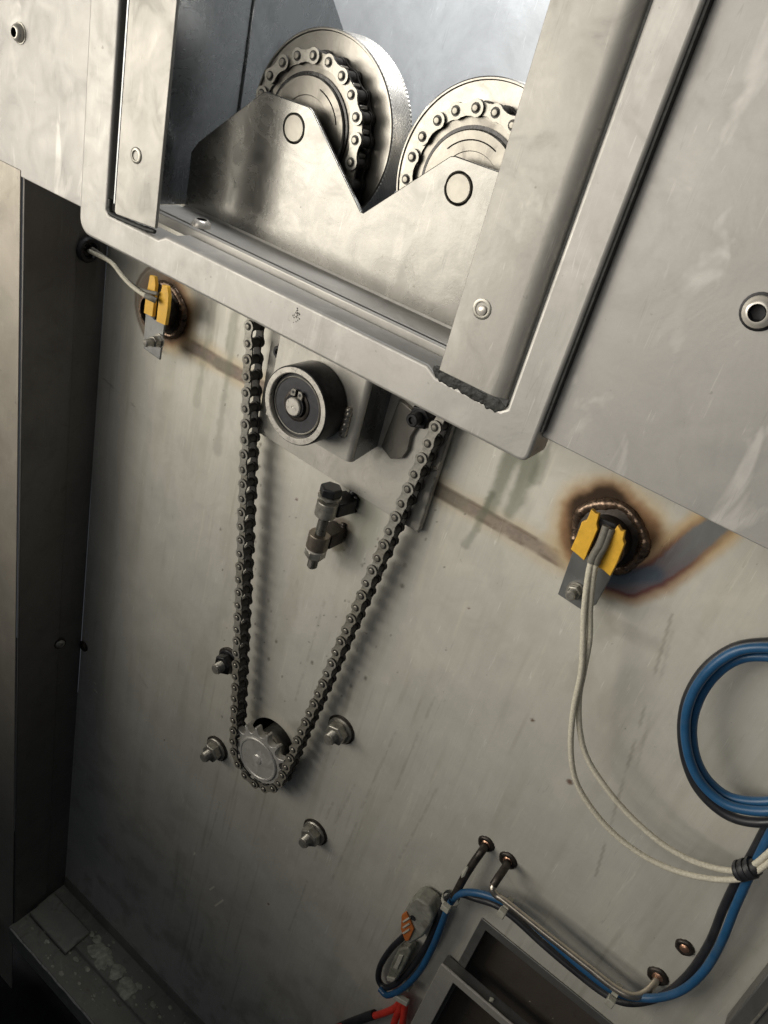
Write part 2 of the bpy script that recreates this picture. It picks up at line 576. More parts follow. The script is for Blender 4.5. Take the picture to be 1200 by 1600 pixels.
    # polished halo round the shaft hole
    d = np.hypot(x - SHAFT[0], z - SHAFT[1])
    put((1 - smooth(2, 9, np.abs(d - 33) + 6 * (n2 - .5))) * .35, (1.3, 1.26, 1.16))
    # rust spots, specks, drips under nuts
    for cx, cz, r in ((-33.4, -412.5, 2.4), (-75.4, -383.8, 1.6), (-318, -330, 1.3), (-150, -330, 1), (-240, -800, 1.4), (-420, -700, 1.2)):
        d = np.hypot(x - cx, z - cz)
        put((1 - smooth(r * .7, r * 1.25, d + .8 * (n2 - .5))) * .9, (.24, .13, .10), .3)
    for cx, cz, L in ((-214, -528, 34), (-207, -625, -26), (-205, -664, 22), (-190, -560, 60), (-176, -600, 90), (-223, -540, 22), (-150, -420, 130), (-170, -470, 110), (-268, -400, 120), (-243, -460, 70), (-120, -500, 100), (-205, -720, 90), (-330, -720, 80)):
        d, t = segd(x, z, (cx, cz), (cx - L * .05 + 3 * math.sin(cx), cz - L))
        put((1 - smooth(.4, 1.5, d + 1.6 * (n2 - .5))) * .26 * smooth(.25, .5, fbm(x, z, 5, 61)), (.36, .34, .31))
    # oil and grease flung off the chain
    r_ = np.random.default_rng(17)
    for _ in range(170):
        tt = r_.random()
        if r_.random() < .5:
            cx, cz = -313 - 66 * tt, -600 + 390 * tt
        else:
            cx, cz = -254 + 50 * tt, -560 + 360 * tt
        cx, cz, r = cx + r_.normal(0, 24), cz + r_.normal(0, 16), .5 + 1.1 * r_.random() ** 3
        near = (np.abs(x - cx) < 5) & (np.abs(z - cz) < 9)
        mk = np.zeros(len(x))
        mk[near] = (1 - smooth(r * .6, r * 1.4, np.hypot(x[near] - cx, (z[near] - cz) * .7))) * (.35 + .5 * r_.random())
        put(mk, (.20, .18, .15), .2)
    # fine scribe lines
    for a, b, s in (((-27.8, -252), (13.2, -474), .42), ((-22.8, -262), (2, -380), .2), ((-60, -520), (-20, -545), .2), ((-560, -330), (-515, -338), .5), ((-470, -640), (-455, -648), .4)):
        d, t = segd(x, z, a, b)
        put((1 - smooth(.45, 1.25, d)) * s * (smooth(.25, .55, vnoise(x, z, 15, 71))), (.34, .30, .27))
    # bright chips low on the sheet
    for a, b in (((-318, -862), (-313, -850)), ((-306, -880), (-297, -858)), ((-350, -830), (-349, -826)), ((-540, -706), (-537, -706)), ((-538, -716), (-534, -717))):
        d, t = segd(x, z, a, b)
        put((1 - smooth(.5, 1.4, d)) * .9, (1.7, 1.65, 1.5))
    return np.concatenate([col, al[:, None]], 1)


def build_wall():
    st = 1.3
    xs = np.arange(-567.0, 215.0, st)
    zs = np.arange(-1131.0, -143.0, st)
    X, Z = np.meshgrid(xs, zs, indexing='ij')
    X, Z = X.ravel(), Z.ravel()
    nx, nz = len(xs), len(zs)
    # snap a ring of vertices to the round shaft hole
    dx, dz = X - SHAFT[0], Z - SHAFT[1]
    d = np.hypot(dx, dz)
    near = np.abs(d - HOLE_R) < st * .75
    k = HOLE_R / np.maximum(d, 1e-6)
    Xs, Zs = np.where(near, SHAFT[0] + dx * k, X), np.where(near, SHAFT[1] + dz * k, Z)
    i, j = np.meshgrid(np.arange(nx - 1), np.arange(nz - 1), indexing='ij')
    a = (i * nz + j).ravel()
    q = np.stack([a, a + nz, a + nz + 1, a + 1], 1)
    cd = np.hypot(Xs[q].mean(1) - SHAFT[0], Zs[q].mean(1) - SHAFT[1])
    cx_, cz_ = Xs[q].mean(1), Zs[q].mean(1)
    q = q[(cd > HOLE_R) & ~((cx_ > REC[0]) & (cz_ < REC[1]) & (cz_ > REC[2]))]
    # slight oil-canning of the sheet
    Y = (fbm(Xs, Zs, 170, 5, 2) - .5) * 2.2
    co = np.stack([Xs, Y, Zs], 1) * MM
    me = bpy.data.meshes.new('back_wall')
    me.vertices.add(len(co))
    me.vertices.foreach_set('co', co.ravel().astype(np.float32))
    me.loops.add(q.size)
    me.loops.foreach_set('vertex_index', q.ravel().astype(np.int32))
    me.polygons.add(len(q))
    me.polygons.foreach_set('loop_start', np.arange(0, q.size, 4, dtype=np.int32))
    me.polygons.foreach_set('loop_total', np.full(len(q), 4, np.int32))
    me.update(calc_edges=True)
    at = me.attributes.new('stain', 'FLOAT_COLOR', 'POINT')
    at.data.foreach_set('color', stains(Xs, Zs).ravel().astype(np.float32))
    me.materials.append(M['wall'])
    me.shade_smooth()
    o = bpy.data.objects.new('back_wall', me)
    COL.objects.link(o)
    o.location = OFF
    o['_org'] = (0, 0, 0)
    return tag(o, kind='structure')


wall = build_wall()
b = MB()
b.lathe([(HOLE_R, -.3), (HOLE_R, -32), (0, -32)], (SHAFT[0], 0, SHAFT[1]), seg=48)
b.build('shaft_hole', M['linkdark'], wall)
b = MB()
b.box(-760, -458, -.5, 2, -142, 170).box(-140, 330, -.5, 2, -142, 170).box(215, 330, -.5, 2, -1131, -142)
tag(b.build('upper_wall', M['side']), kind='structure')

# side wall at the left: two folded strips, then the front-facing post
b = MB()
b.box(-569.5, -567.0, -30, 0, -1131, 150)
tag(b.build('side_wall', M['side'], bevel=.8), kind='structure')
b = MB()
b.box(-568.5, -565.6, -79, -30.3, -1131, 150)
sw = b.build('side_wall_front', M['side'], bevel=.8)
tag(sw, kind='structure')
t = thing('corner_post', 'tall tan steel post along the left edge, below the cover panel', 'post', (-600, -78, -1130))
b = MB()
b.box(-760, -568.8, -80.5, -79.2, -1300, -150)
b.build('front_face', M['post'], t, bevel=.5)
b = MB()
b.box(-761.5, -760.2, -79, 0, -1300, -150)
b.build('outer_face', M['post'], t)
# the two small holes with screws half way down the folded side
for (px, py, Yv, lab) in ((130, 1010, -1.0, 'small rusty screw in the corner fold beside the back wall'), (94, 1006, -30, 'small dark screw on the fold of the left side wall')):
    c = P3(px, py, Yv)
    t = thing('screw', lab, 'screw', c, 'small screws in the left fold')
    b = MB()
    ax = (0, -1, 0) if Yv > -5 else (1, -.25, 0)
    b.lathe([(5.2, -1), (5.2, .6), (4.2, 1.8), (2.2, 2.2), (2.0, 1.0), (0, 1.0)], c, ax, 16)
    b.build('head', M['soot'] if Yv > -5 else M['bolt'], t)
    b = MB()
    b.lathe([(6.6, -1), (6.6, .25), (5.0, .35)], c, ax, 16)
    b.build('washer', M['soot'], t)

# ledge at the bottom and the dark floor below it
b = MB()
b.prism_x([(-87, -1131), (-85, -1129.0), (-46, -1129.6), (-44, -1126.0), (-2.6, -1126.0), (-.6, -1108), (.6, -1108), (.6, -1134), (-84, -1134), (-84, -1160), (-87, -1160)], -567, 330)
lo = b.build('ledge', M['ledge'], bevel=.8)
tag(lo, kind='structure')
b = MB()
b.tube([(-563 + k * 6, -86.6 + .25 * math.sin(k), -1129.6 + .3 * math.sin(k * 1.7)) for k in range(150)], [.9 + .5 * abs(math.sin(k * .63)) for k in range(150)], 7)
b.build('worn_lip_highlight', M['bright'], lo)  # bright strip puts the highlight of the worn front edge into colour
b = MB()
b.tube([(-430 + k * 6, -44.4, -1126.3 + .3 * math.sin(k * 1.3)) for k in range(125)], [.6 + .5 * abs(math.sin(k * .8)) for k in range(125)], 7)
b.build('worn_ridge_highlight', M['bolt'], lo)  # edge highlight along the worn ridge, likewise put into the colour
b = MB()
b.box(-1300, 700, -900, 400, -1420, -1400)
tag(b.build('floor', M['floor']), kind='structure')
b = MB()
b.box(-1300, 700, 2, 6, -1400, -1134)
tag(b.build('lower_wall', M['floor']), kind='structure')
t = thing('angle_bracket', 'dark steel angle almost lost in shadow below the ledge, at far left', 'bracket', (-600, -80, -1180))
b = MB()
b.prism_y([(-690, -1172), (-604, -1172), (-604, -1152), (-600.5, -1152), (-600.5, -1176), (-690, -1176)], -110, -82)
b.build('angle', M['ledge'], t, bevel=.6)
t = thing('steel_offcut', 'thin bent steel offcut lying at the left end of the dirty ledge', 'offcut', (-520, -36, -1126))
b = MB()
b.prism_x([(-60, -1125.5), (-59, -1122.5), (-40, -1121.5), (-36, -1119), (-22, -1119), (-20, -1122), (-20, -1125.5)], -562, -482)
b.build('strip', M['ledge'], t, bevel=.6)
b = MB()
for k in range(170):
    x = -545 + 330 * random.random()
    y = random.choice([-80 + 30 * random.random(), -40 + 36 * random.random(), -34 + 18 * random.random()])
    z = -1129 if y < -45 else -1126
    b.lump((x, y, z + .4), .5 + 2.2 * random.random() ** 3, sq=(1.8, 1.2, .3), seed=k)
tag(b.build('debris', M['crumb']), 'crumbs and flakes scattered along the dirty ledge', 'debris', kind='stuff')
for k, (x, y, L, lab) in enumerate(((-455, -26, 30, 'pale greasy clump nearest the thin offcut on the ledge'), (-425, -30, 34, 'larger pale greasy clump mid way along the ledge ridge'), (-392, -34, 22, 'smaller stringy pale clump where the ledge ridge brightens'))):
    b = MB()
    for q in range(9):
        b.lump((x + (random.random() - .5) * L, y + (random.random() - .5) * 14, -1126 + .6), 3 + 4.5 * random.random(), sq=(1.5, 1.1, .22), seed=k * 20 + q)
    tag(b.build('grease_clump', M['crumb'], org=(x, y, -1126)), lab, 'grease clump', 'clumps of grease on the ledge')


# ------------------------------------------------------------------ cover panels
def button_screw(parent, c, r, h, mat, seg=28, axis=(0, -1, 0), rot=.3):
    b = MB()
    b.lathe([(r, 0), (r, h * .25), (r * .94, h * .55), (r * .78, h * .85), (r * .62, h), (r * .54, h)], c, axis, seg)
    s = b.build('screw', mat, parent)
    b = MB()
    b.lathe([(r * .54, h), (r * .52, h * .1), (0, h * .1)], c, axis, 6, rot)
    b.build('socket', M['rubber'], s, ang=20)
    return s


t = thing('cover_panel', 'pale steel cover panel left of the frame, with one socket screw', 'panel', (-560, -80, -155))
b = MB()
b.prism_x([(-80, 160), (-80, -155), (-77.5, -155), (-77.5, 160)], -760, -486)
b.build('sheet', M['panel'], t, bevel=.8)
c = P3(31, 52, -80)
b = MB()
b.lathe([(6.9, -.2), (6.9, .5), (6.2, .7), (5, .7)], c, seg=24)
b.build('washer', M['bolt'], t)
button_screw(t, c + Vector((0, -.5, 0)), 5.9, 4.2, M['bright'])
t = thing('cover_panel', 'large pale smeared cover panel right of the frame, cut off by the picture edge', 'panel', (-60, -80, -154))
b = MB()
b.prism_x([(-80, 160), (-80, -154), (-76.5, -154), (-76.5, 160)], -120.4, 330)
b.build('sheet', M['panel'], t, bevel=1.0)
c = P3(1187, 487, -80)
b = MB()
b.lathe([(8.2, -.2), (8.2, .5), (7.2, .7), (5, .7)], c, seg=24)
b.build('washer', M['blackbolt'], t)
button_screw(t, c + Vector((0, -.5, 0)), 6.9, 5.0, M['bright'])

# ------------------------------------------------------------------ frame round the opening
t = thing('opening_frame', 'pale rounded steel frame around the opening that holds the two wheels', 'frame', (-305, -76, -169))
b = MB()
outer = [(-490, 160), (-490, -157)] + circle2(-478.5, -157.5, 11.5, 6, math.pi, 1.5 * math.pi, True)[1:] + [(-125.5, -168.6)] + circle2(-125, -163.6, 5, 4, 1.5 * math.pi, 2 * math.pi, True)[1:] + [(-120, 160)]
inner = [(-140.5, 160), (-140.5, -145.5), (-143.5, -148), (-185, -147.5), (-192, -143.6), (-402, -143.6), (-409, -147.5), (-459, -148), (-462, -145.5), (-462, 160)]
b.prism_y(outer + inner, -87, -65)
b.build('frame_body', M['frame'], t, bevel=2.6, bseg=4)


def sealant_and_shade(parent, pts, r0):
    b = MB()
    P = spline(pts, 8)
    b.tube(P, [r0 * (1 + .10 * math.sin(k * 1.7) + .08 * math.sin(k * .6)) for k in range(len(P))], 8)
    return b.build('sealant_and_shade', M['sealant_and_shade'], parent, ang=60)


def smear(parent, pts, wd, seed):
    """flat ragged patch of sealant: outline wanders, surface lumpy"""
    nz = lambda a, c, k: mnoise.noise(Vector((a * k + seed * 9.1, c * k, 3.3)))
    P = spline(pts, 22)
    n, mrow = len(P), 12
    vs, fs = [], []
    for k in range(n):
        q = P[k].x
        e = min(1, .3 + min(k, n - 1 - k) / 9)
        top = wd * (.85 + .45 * nz(q, 0, .16) + .3 * nz(q, 5, .6))
        bot = wd * (1.35 + .5 * nz(q, 20, .14) + .4 * nz(q, 30, .55))
        for j in range(mrow):
            f = j / (mrow - 1)
            off = (-bot + (top + bot) * f) * e
            hgt = (.75 + 1.1 * nz(q, off, .32) + .6 * nz(q, off, .9)) * e if 0 < j < mrow - 1 else -.3
            vs.append(P[k] + Vector((0, .15 - max(hgt, -.4) * .38, off)))
    for k in range(n - 1):
        for j in range(mrow - 1):
            fs.append([k * mrow + j, (k + 1) * mrow + j, (k + 1) * mrow + j + 1, k * mrow + j + 1])
    b = MB()
    b.add(vs, fs)
    return b.build('sealant_and_shade', M['sealant_and_shade'], parent, ang=70)


sealant_and_shade(t, [(-460.5, -84.8, -138), (-460.2, -85.2, -145), (-456, -85.6, -147.2), (-440, -85.6, -146.6), (-425, -85.6, -145.8), (-414, -85.6, -144.6)], 1.7)  # black tube stands in for the shade in the L-shaped groove
smear(t, [(-188, -87.2, -143.0), (-178, -87.2, -144.6), (-166, -87.2, -145.2), (-154, -87.2, -145.6), (-141.6, -87.2, -145.6)], 3.0, 2)
b = MB()
b.box(-119.8, -118.6, -85, -80.2, -150, 160)
b.build('dark_gap_strip', M['sealant_and_shade'], t)  # black strip for the sealing and the shade on the frame's side
b = MB()
b.box(-142.2, -140.7, -84, -66, -147, 160)
b.build('dark_gap_strip', M['sealant_and_shade'], t)  # black strip along the gap beside the right flange
b = MB()
b.box(-461.8, -456.9, -72, -66, -147, 160)
b.build('dark_gap_strip', M['blackbolt'], t)  # black strip stands in for the shade deep in the left gap
# rubbed grease mark and dents on the bar
b = MB()
for k in range(26):
    b.lump((-285.5 + random.gauss(0, 1.3), -87.0, -152 + random.gauss(0, 2.4)), .3 + .35 * random.random(), 5, (1, .25, 1), k)
b.build('grease_smear', M['linkdark'], t)

# ------------------------------------------------------------------ wheel housing
t = thing('wheel_housing', 'open steel housing inside the frame, with two front flanges and a shallow tray', 'housing', (-300, -30, -140))
b = MB()
b.prism_y([(-452, 160), (-452, -143.5), (-450, -144.8), (-411.2, -141.8), (-411.2, 160)], -88, -85.6)
fl = b.build('left_flange', M['flange'], t, bevel=.6)
c = P3(213, 243, -88)
b = MB()
b.lathe([(5.0, -.2), (5.0, .5), (4.4, .9), (3.2, .9), (2.9, .2), (1.9, -.2), (0, -.2)], c, seg=20)
b.build('rivet', M['bolt'], fl)
prof = [(-184, -87.6)] + [(-152.5 + 11 * math.sin(a), -76.6 - 11 * math.cos(a)) for a in [math.radians(q) for q in range(0, 91, 10)]] + [(-141.5, -66), (-143.5, -66)] + [(-152.5 + 9 * math.sin(a), -76.6 - 9 * math.cos(a)) for a in [math.radians(q) for q in range(90, -1, -10)]] + [(-184, -85.6)]
b = MB()
b.prism_z(prof, -143.0, 160)
fr_ = b.build('right_flange', M['flange'], t, bevel=.4)
c = P3(753, 483, -87.6)
b = MB()
b.lathe([(5.2, -.2), (5.2, .4), (4.6, .6), (3.6, .5), (3.3, -.1), (0, -.1)], c, seg=24)
b.build('rivet', M['bolt'], fr_)
b = MB()
b.lathe([(2.6, -.6), (2.4, 1.0), (1.8, 1.4), (0, 1.5)], c + Vector((.6, 0, -.4)), seg=16)
b.build('pin', M['bright'], fr_)
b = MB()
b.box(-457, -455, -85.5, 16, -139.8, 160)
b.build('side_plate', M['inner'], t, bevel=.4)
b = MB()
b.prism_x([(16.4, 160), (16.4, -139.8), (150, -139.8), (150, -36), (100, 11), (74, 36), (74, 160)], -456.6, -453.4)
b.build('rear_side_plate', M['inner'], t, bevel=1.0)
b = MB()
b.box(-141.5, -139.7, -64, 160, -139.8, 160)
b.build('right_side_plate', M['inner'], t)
b = MB()
b.prism_x([(-64.4, -146), (-64.4, -139.4), (-62.6, -138.2), (-60, -139.8), (-30, -139.8), (-30, -143), (-62, -143), (-62, -146)], -454.8, -141.8)
b.build('tray', M['tray'], t, bevel=.5)
b = MB()
b.prism_x([(195, 240), (175, -150), (177, -150), (197, 240)], -900, 100)
b.build('back_sheet', M['sheet'], t)

# ------------------------------------------------------------------ bearing bracket with the W shaped top
CL, CR = Vector((-359.0, 0, -63.6)), Vector((-233.6, 0, -62.9))
t = thing('bearing_bracket', 'steel bracket plate with a deep V notch, holding both wheel axles', 'bracket', (-296, -31, -139))
poly = [(-446, -138.6), (-446, -101), (-440, -93), (-389.5, -50.5), (-386.5, -49), (-350, -49), (-346.8, -50.2), (-295.4, -95), (-293, -95), (-244, -48.6), (-241, -47.6), (-206, -47.6), (-203, -49), (-143, -102), (-143, -138.6)]
bm = bmesh.new()
loops = []


def hole_ring(cx, cz, r, n=36):
    return [(cx + r * math.cos(2 * math.pi * k / n), cz + r * math.sin(2 * math.pi * k / n)) for k in range(n)]


for pts in (poly, hole_ring(CL.x + .25, CL.z, 8.75), hole_ring(CR.x + .35, CR.z, 8.9)):
    vs = [bm.verts.new((p[0], 0, p[1])) for p in pts]
    for k in range(len(vs)):
        bm.edges.new((vs[k], vs[(k + 1) % len(vs)]))
bmesh.ops.triangle_fill(bm, use_beauty=True, use_dissolve=False, edges=bm.edges)
bm.verts.index_update()
b = MB()
vv = [v_.co.copy() for v_ in bm.verts]
ff = [[v_.index for v_ in f.verts] for f in bm.faces]
bd = [[e.verts[0].index, e.verts[1].index] for e in bm.edges if e.is_boundary]
bm.free()
N = len(vv)
b.add([p + Vector((0, -32, 0)) for p in vv] + [p + Vector((0, -29, 0)) for p in vv], ff + [[i + N for i in f[::-1]] for f in ff] + [[i, j, j + N, i + N] for i, j in bd])
b.build('notched_plate', M['bracket'], t, bevel=.5, ang=30)
b = MB()
b.prism_x([(-32, -136.6), (-32.8, -138), (-34.2, -138.6), (-58, -138.6), (-58.6, -139.2), (-30, -139.2), (-29, -138), (-29, -136.6)], -446, -143.2)
b.build('foot', M['tray'], t, bevel=.2)
c = Vector((-404.0, -55.5, -138.5))
s = button_screw(t, c, 6.6, 4.6, M['bright'], axis=(0, 0, 1))
tag(s, 'bright button screw on the foot')


# ------------------------------------------------------------------ wheels
def gear_poly(n, rp, tooth, seg=10):
    """roller-chain sprocket outline: n rounded seats on pitch radius rp"""
    out = []
    rr = 4.3
    for k in range(n):
        a0 = 2 * math.pi * (k + .5) / n
        a1 = 2 * math.pi * (k + 1) / n
        am = 2 * math.pi * k / n
        # seat (roller hollow) centred at angle am
        for q in range(7):
            ph = math.pi + math.radians(-62 + 124 * q / 6) * -1
            lx, lz = rr * math.cos(ph), rr * math.sin(ph)
            x = rp + lx
            out.append((x * math.cos(am) - lz * math.sin(am), x * math.sin(am) + lz * math.cos(am)))
        for da in (-.16, .16):
            a = a0 + da * math.pi / n
            out.append(((rp + tooth) * math.cos(a), (rp + tooth) * math.sin(a)))
    return out


def make_wheel(C, label, phase, slot):
    t = thing('knurled_wheel', label, 'wheel', (C.x, 0, C.z), 'wheels in the housing')
    R, y0, y1 = 59.0, -8.0, 15.0
    b = MB()
    prof = [(6, -y0), (22, -y0), (22.5, -y0 - 1), (45, -y0 - 1), (56.6, -y0 - 1), (57.2, -y0), (R - .9, -y0), (R - .2, -y0 - .7)]
    b.lathe(prof, (C.x, 0, C.z), seg=96)
    b.lathe([(R - .2, -y1 + .7), (R - .9, -y1), (6, -y1)], (C.x, 0, C.z), seg=96)
    b.build('disc', M['wheel'], t, ang=30)
    # knurled rim: crossed diagonal ridges as real relief
    n, mrows = 560, 15
    vs, fs = [], []
    for j in range(mrows):
        y = y0 + .7 + (y1 - y0 - 1.4) * j / (mrows - 1)
        for i in range(n):
            a = 2 * math.pi * i / n
            p = (i * .25 + j * .5) % 1.0
            q = (i * .25 - j * .5) % 1.0
            h = min(abs(p - .5), abs(q - .5)) * 2
            r = R - .2 - (.55 * (1 - h) if 0 < j < mrows - 1 else 0.0)
            vs.append((C.x + r * math.cos(a), y, C.z + r * math.sin(a)))
    for j in range(mrows - 1):
        for i in range(n):
            i2 = (i + 1) % n
            fs.append([j * n + i, j * n + i2, (j + 1) * n + i2, (j + 1) * n + i])
    b = MB()
    b.add(vs, fs)
    b.build('knurled_rim', M['knurl'], t, ang=12)
    # sprocket on the face of the wheel
    g = gear_poly(20, 41.6, 2.6)
    ca, sa = math.cos(phase), math.sin(phase)
    g = [(C.x + x * ca - z * sa, C.z + x * sa + z * ca) for x, z in g]
    b = MB()
    b.prism_y(g, -18.6, -11.6)
    sp = b.build('sprocket', M['sprocket'], t, bevel=.4)
    b = MB()
    b.lathe([(33.2, 17.6), (33.2, 19.6), (30.8, 19.6), (30.8, 17.6)], (C.x, 0, C.z), seg=64, closed=True)
    b.build('grease_ring', M['grease'], sp)
    b = MB()
    b.lathe([(31.2, 18.5), (31.2, 20.4), (30.4, 21.2), (20, 21.2), (19.6, 20.6), (12, 20.6)], (C.x, 0, C.z), seg=64)
    b.lathe([(9, 18), (9, 8), (22, 8)], (C.x, 0, C.z), seg=40)
    b.build('hub_plate', M['sprocket'], sp)
    # thin slot cut round the hub
    a0, a1 = slot
    b = MB()
    P = [Vector((C.x + 25.5 * math.cos(a0 + (a1 - a0) * k / 30), -21.2, C.z + 25.5 * math.sin(a0 + (a1 - a0) * k / 30))) for k in range(31)]
    b.tube(P, .42, 6)
    b.build('slot', M['grease'], sp)
    b = MB()
    b.lathe([(14, 20.5), (14, 27), (13, 28), (9, 28)], (C.x, 0, C.z), seg=36)
    b.build('collar', M['sprocket'], t)
    b = MB()
    b.lathe([(8.1, -14), (8.1, 31.2), (7.5, 31.9), (0, 31.9)], (C.x, 0, C.z), seg=36)
    b.build('axle', M['axle'], t)
    return t


make_wheel(CL, 'knurled steel wheel at the left, its rim seen beside the grey sheet', .07, (math.radians(20), math.radians(75)))
make_wheel(CR, 'knurled steel wheel partly hidden behind the right flange', .18, (math.radians(65), math.radians(140)))

# ------------------------------------------------------------------ bottom sprocket on its shaft
SP = Vector((-283.2, 0, -594.0))
RB = 30.5
t = thing('drive_sprocket', 'small worn toothed sprocket on a shaft at the foot of the chain', 'sprocket', (SP.x, 0, SP.z))
g = [(SP.x + x, SP.z + z) for x, z in gear_poly(15, RB, 3.6)]
b = MB()
b.prism_y(g, -18.8, -11.6)
b.build('toothed_disc', M['worn'], t, bevel=.5)
b = MB()
b.lathe([(23, 18.4), (23, 19.8), (22.2, 20.6), (20.8, 20.6), (20.0, 20.0), (5.5, 20.2), (4.6, 21), (2, 21.2), (0, 21.2)], SP, seg=48)
b.build('face_disc', M['worn'], t)
b = MB()
b.lathe([(16.5, -30), (16.5, 6), (16.0, 7.2), (14.5, 7.2), (14.2, 11), (9, 11.9)], (SP.x, 0, SP.z + 5), seg=40)
b.build('shaft', M['bolt'], t)
b = MB()
b.lathe([(16.2, 5.5), (17.2, 5.5), (17.4, 6.6), (17.0, 7.6), (16.0, 7.4)], (SP.x, 0, SP.z + 5), seg=40, closed=True)
b.build('shaft_ring', M['bright'], t)

# ------------------------------------------------------------------ roller chain
RW = 41.7


def tangent(c1, r1, c2, r2, side):
    """outer tangent points of two circles in XZ; side=+1: on the left when walking from c1 to c2"""
    d = Vector((c2.x - c1.x, c2.z - c1.z))
    L = d.length
    ang = math.atan2(d.y, d.x)
    off = math.acos((r1 - r2) / L) * side
    a = ang + off
    return a


aL = tangent(SP, RB, CL, RW, +1)
aR = tangent(SP, RB, CR, RW, -1)
IDc = Vector(((CL.x + CR.x) / 2, 0, -121.0))
IDr = (CR.x - RW - (CL.x + RW)) / 2
path = []


def arc(c, r, a0, a1, n=80):
    for k in range(n + 1):
        a = a0 + (a1 - a0) * k / n
        path.append((c.x + r * math.cos(a), c.z + r * math.sin(a)))


aL %= 2 * math.pi
aR = (aR + math.pi) % (2 * math.pi) - math.pi
arc(SP, RB, aL, aL - .001, 1)
arc(CL, RW, aL, 0.0)
arc(IDc, IDr, math.pi, 2 * math.pi)
arc(CR, RW, math.pi, aR)
arc(SP, RB, aR, aL - 2 * math.pi)
path = np.array(path)
seg = np.hypot(*np.diff(path, axis=0).T)
cum = np.concatenate([[0], np.cumsum(seg)])
TOTAL = cum[-1]
NL = int(round(TOTAL / 12.7 / 2)) * 2


def on_path(s):
    s %= TOTAL
    return Vector((np.interp(s, cum, path[:, 0]), 0, np.interp(s, cum, path[:, 1])))


def plate_outline(p, r, waist):
    pts = []
    for k in range(11):
        a = math.radians(52 + (308 - 52) * k / 10)
        pts.append((r * math.cos(a), r * math.sin(a)))
    pts.append((p / 2, -waist))
    for k in range(11):
        a = math.radians(-128 + 256 * k / 10)
        pts.append((p + r * math.cos(a), r * math.sin(a)))
    pts.append((p / 2, waist))
    return pts


PIT = TOTAL / NL


def link_mesh(outer, mt):
    b = MB()
    r = 4.65 if outer else 4.45
    o = [(x, z) for x, z in plate_outline(PIT, r, 3.1)]
    if outer:
        b.prism_y2(o, -22, -20.4, 0, 1)  # plate edges coloured dark for the shade on the chain's side
        b.cur = 1
        b.prism_y(o, -9.8, -8.2)
        b.cur = 2
        for x in (0, PIT):
            b.lathe([(2.0, 8.0), (2.0, 22.9), (1.5, 23.3), (0, 23.4)], (x, 0, 0), seg=12)
        b.cur = 1
        for x in (0, PIT):
            b.lathe([(3.0, 22.0), (3.0, 22.1), (2.0, 22.1)], (x, 0, 0), seg=12)
    else:
        b.prism_y2(o, -20.1, -18.7, 0, 1)
        b.cur = 1
        b.prism_y(o, -11.5, -10.1)
        b.cur = 1
        for x in (0, PIT):
            b.lathe([(3.7, 11.4), (3.7, 18.8)], (x, 0, 0), seg=14)  # rollers in the same dark colour, as if shaded
    return b.mesh('link', [M[mt], M['linkdark'], M['pin']])


t = thing('drive_chain', 'greasy steel roller chain looping over both wheels down to the small sprocket', 'chain', (SP.x, -15, SP.z))
me_o, me_i = link_mesh(True, 'link'), link_mesh(False, 'link')
me_og, me_ig = link_mesh(True, 'linkgrease'), link_mesh(False, 'linkgrease')
for k in range(NL):
    p, q = on_path(k * PIT + 4.0), on_path((k + 1) * PIT + 4.0)
    d = q - p
    greasy = random.random() < min(.85, max(.12, (-p.z - 200) / 300))
    ob = bpy.data.objects.new('link', (me_og if greasy else me_o) if k % 2 == 0 else (me_ig if greasy else me_i))
    COL.objects.link(ob)
    ob.parent = t
    ob.location = (p - Vector((SP.x, -15, SP.z))) * MM
    ob.rotation_euler = (random.uniform(-.012, .012), -math.atan2(d.z, d.x), 0)

# ------------------------------------------------------------------ pulley bracket and idler pulley
t = thing('pulley_bracket', 'steel bracket plate on the wall with a folded shade-toned flange, below the frame', 'bracket', (-290, -4, -250))
b = MB()
b.prism_y([(-369, -165), (-366, -287), (-364, -289.5), (-206, -293), (-203.6, -291), (-203.6, -165)], -6.0, -.9)
bp_ = b.build('base_plate', M['plate'], t, bevel=.4)
b = MB()
b.tube([(-203.8, -6.2, -246), (-203.6, -6.3, -292)], .9, 6)
b.tube([(-203.8, -6.2, -170), (-203.6, -6.3, -240)], .7, 6)
b.build('edge_bead', M['bolt'], bp_)
b = MB()
for k in range(5):
    b.lump((-206 - k * 1.3, -6.3, -240 - k * 1.2), 2.0, 7, (1.2, .5, .8), k)
b.build('weld_bead', M['bead'], bp_)
# face parallel to the wall, rolled edge, flange going back to the base plate
prof = [(-335, -37), (-259, -37)] + [(-259 + 4 * math.sin(a), -33 - 4 * math.cos(a)) for a in [math.radians(q) for q in (15, 35, 55, 75, 90)]] + [(-257.4, -33)] + [(-259 + 1.6 * math.sin(a), -33 - 1.6 * math.cos(a)) for a in [math.radians(q) for q in (90, 45, 0)]][1:] + [(-335, -34.6)]
b = MB()
b.prism_z(prof, -252.5, -165)
b.build('folded_plate', M['plate'], t, bevel=.3)
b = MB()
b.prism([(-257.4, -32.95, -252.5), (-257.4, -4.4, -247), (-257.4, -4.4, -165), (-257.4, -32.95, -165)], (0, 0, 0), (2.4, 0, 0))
b.build('folded_flange', M['inner'], t)  # darker steel than the folded plate, standing in for its shade
b = MB()
b.box(-335, -332.6, -34.4, -4.4, -215, -165)
b.build('left_web', M['plate'], t)
b = MB()
b.prism_y([(-250, -244), (-240, -249), (-231, -244), (-228.5, -236), (-229.5, -226), (-227, -217), (-229, -209), (-246, -205)], -9.8, -6.1)
tag(b.build('welded_tab', M['sprocket'], t, bevel=.6), 'rough tab with a curved edge beside the chain')
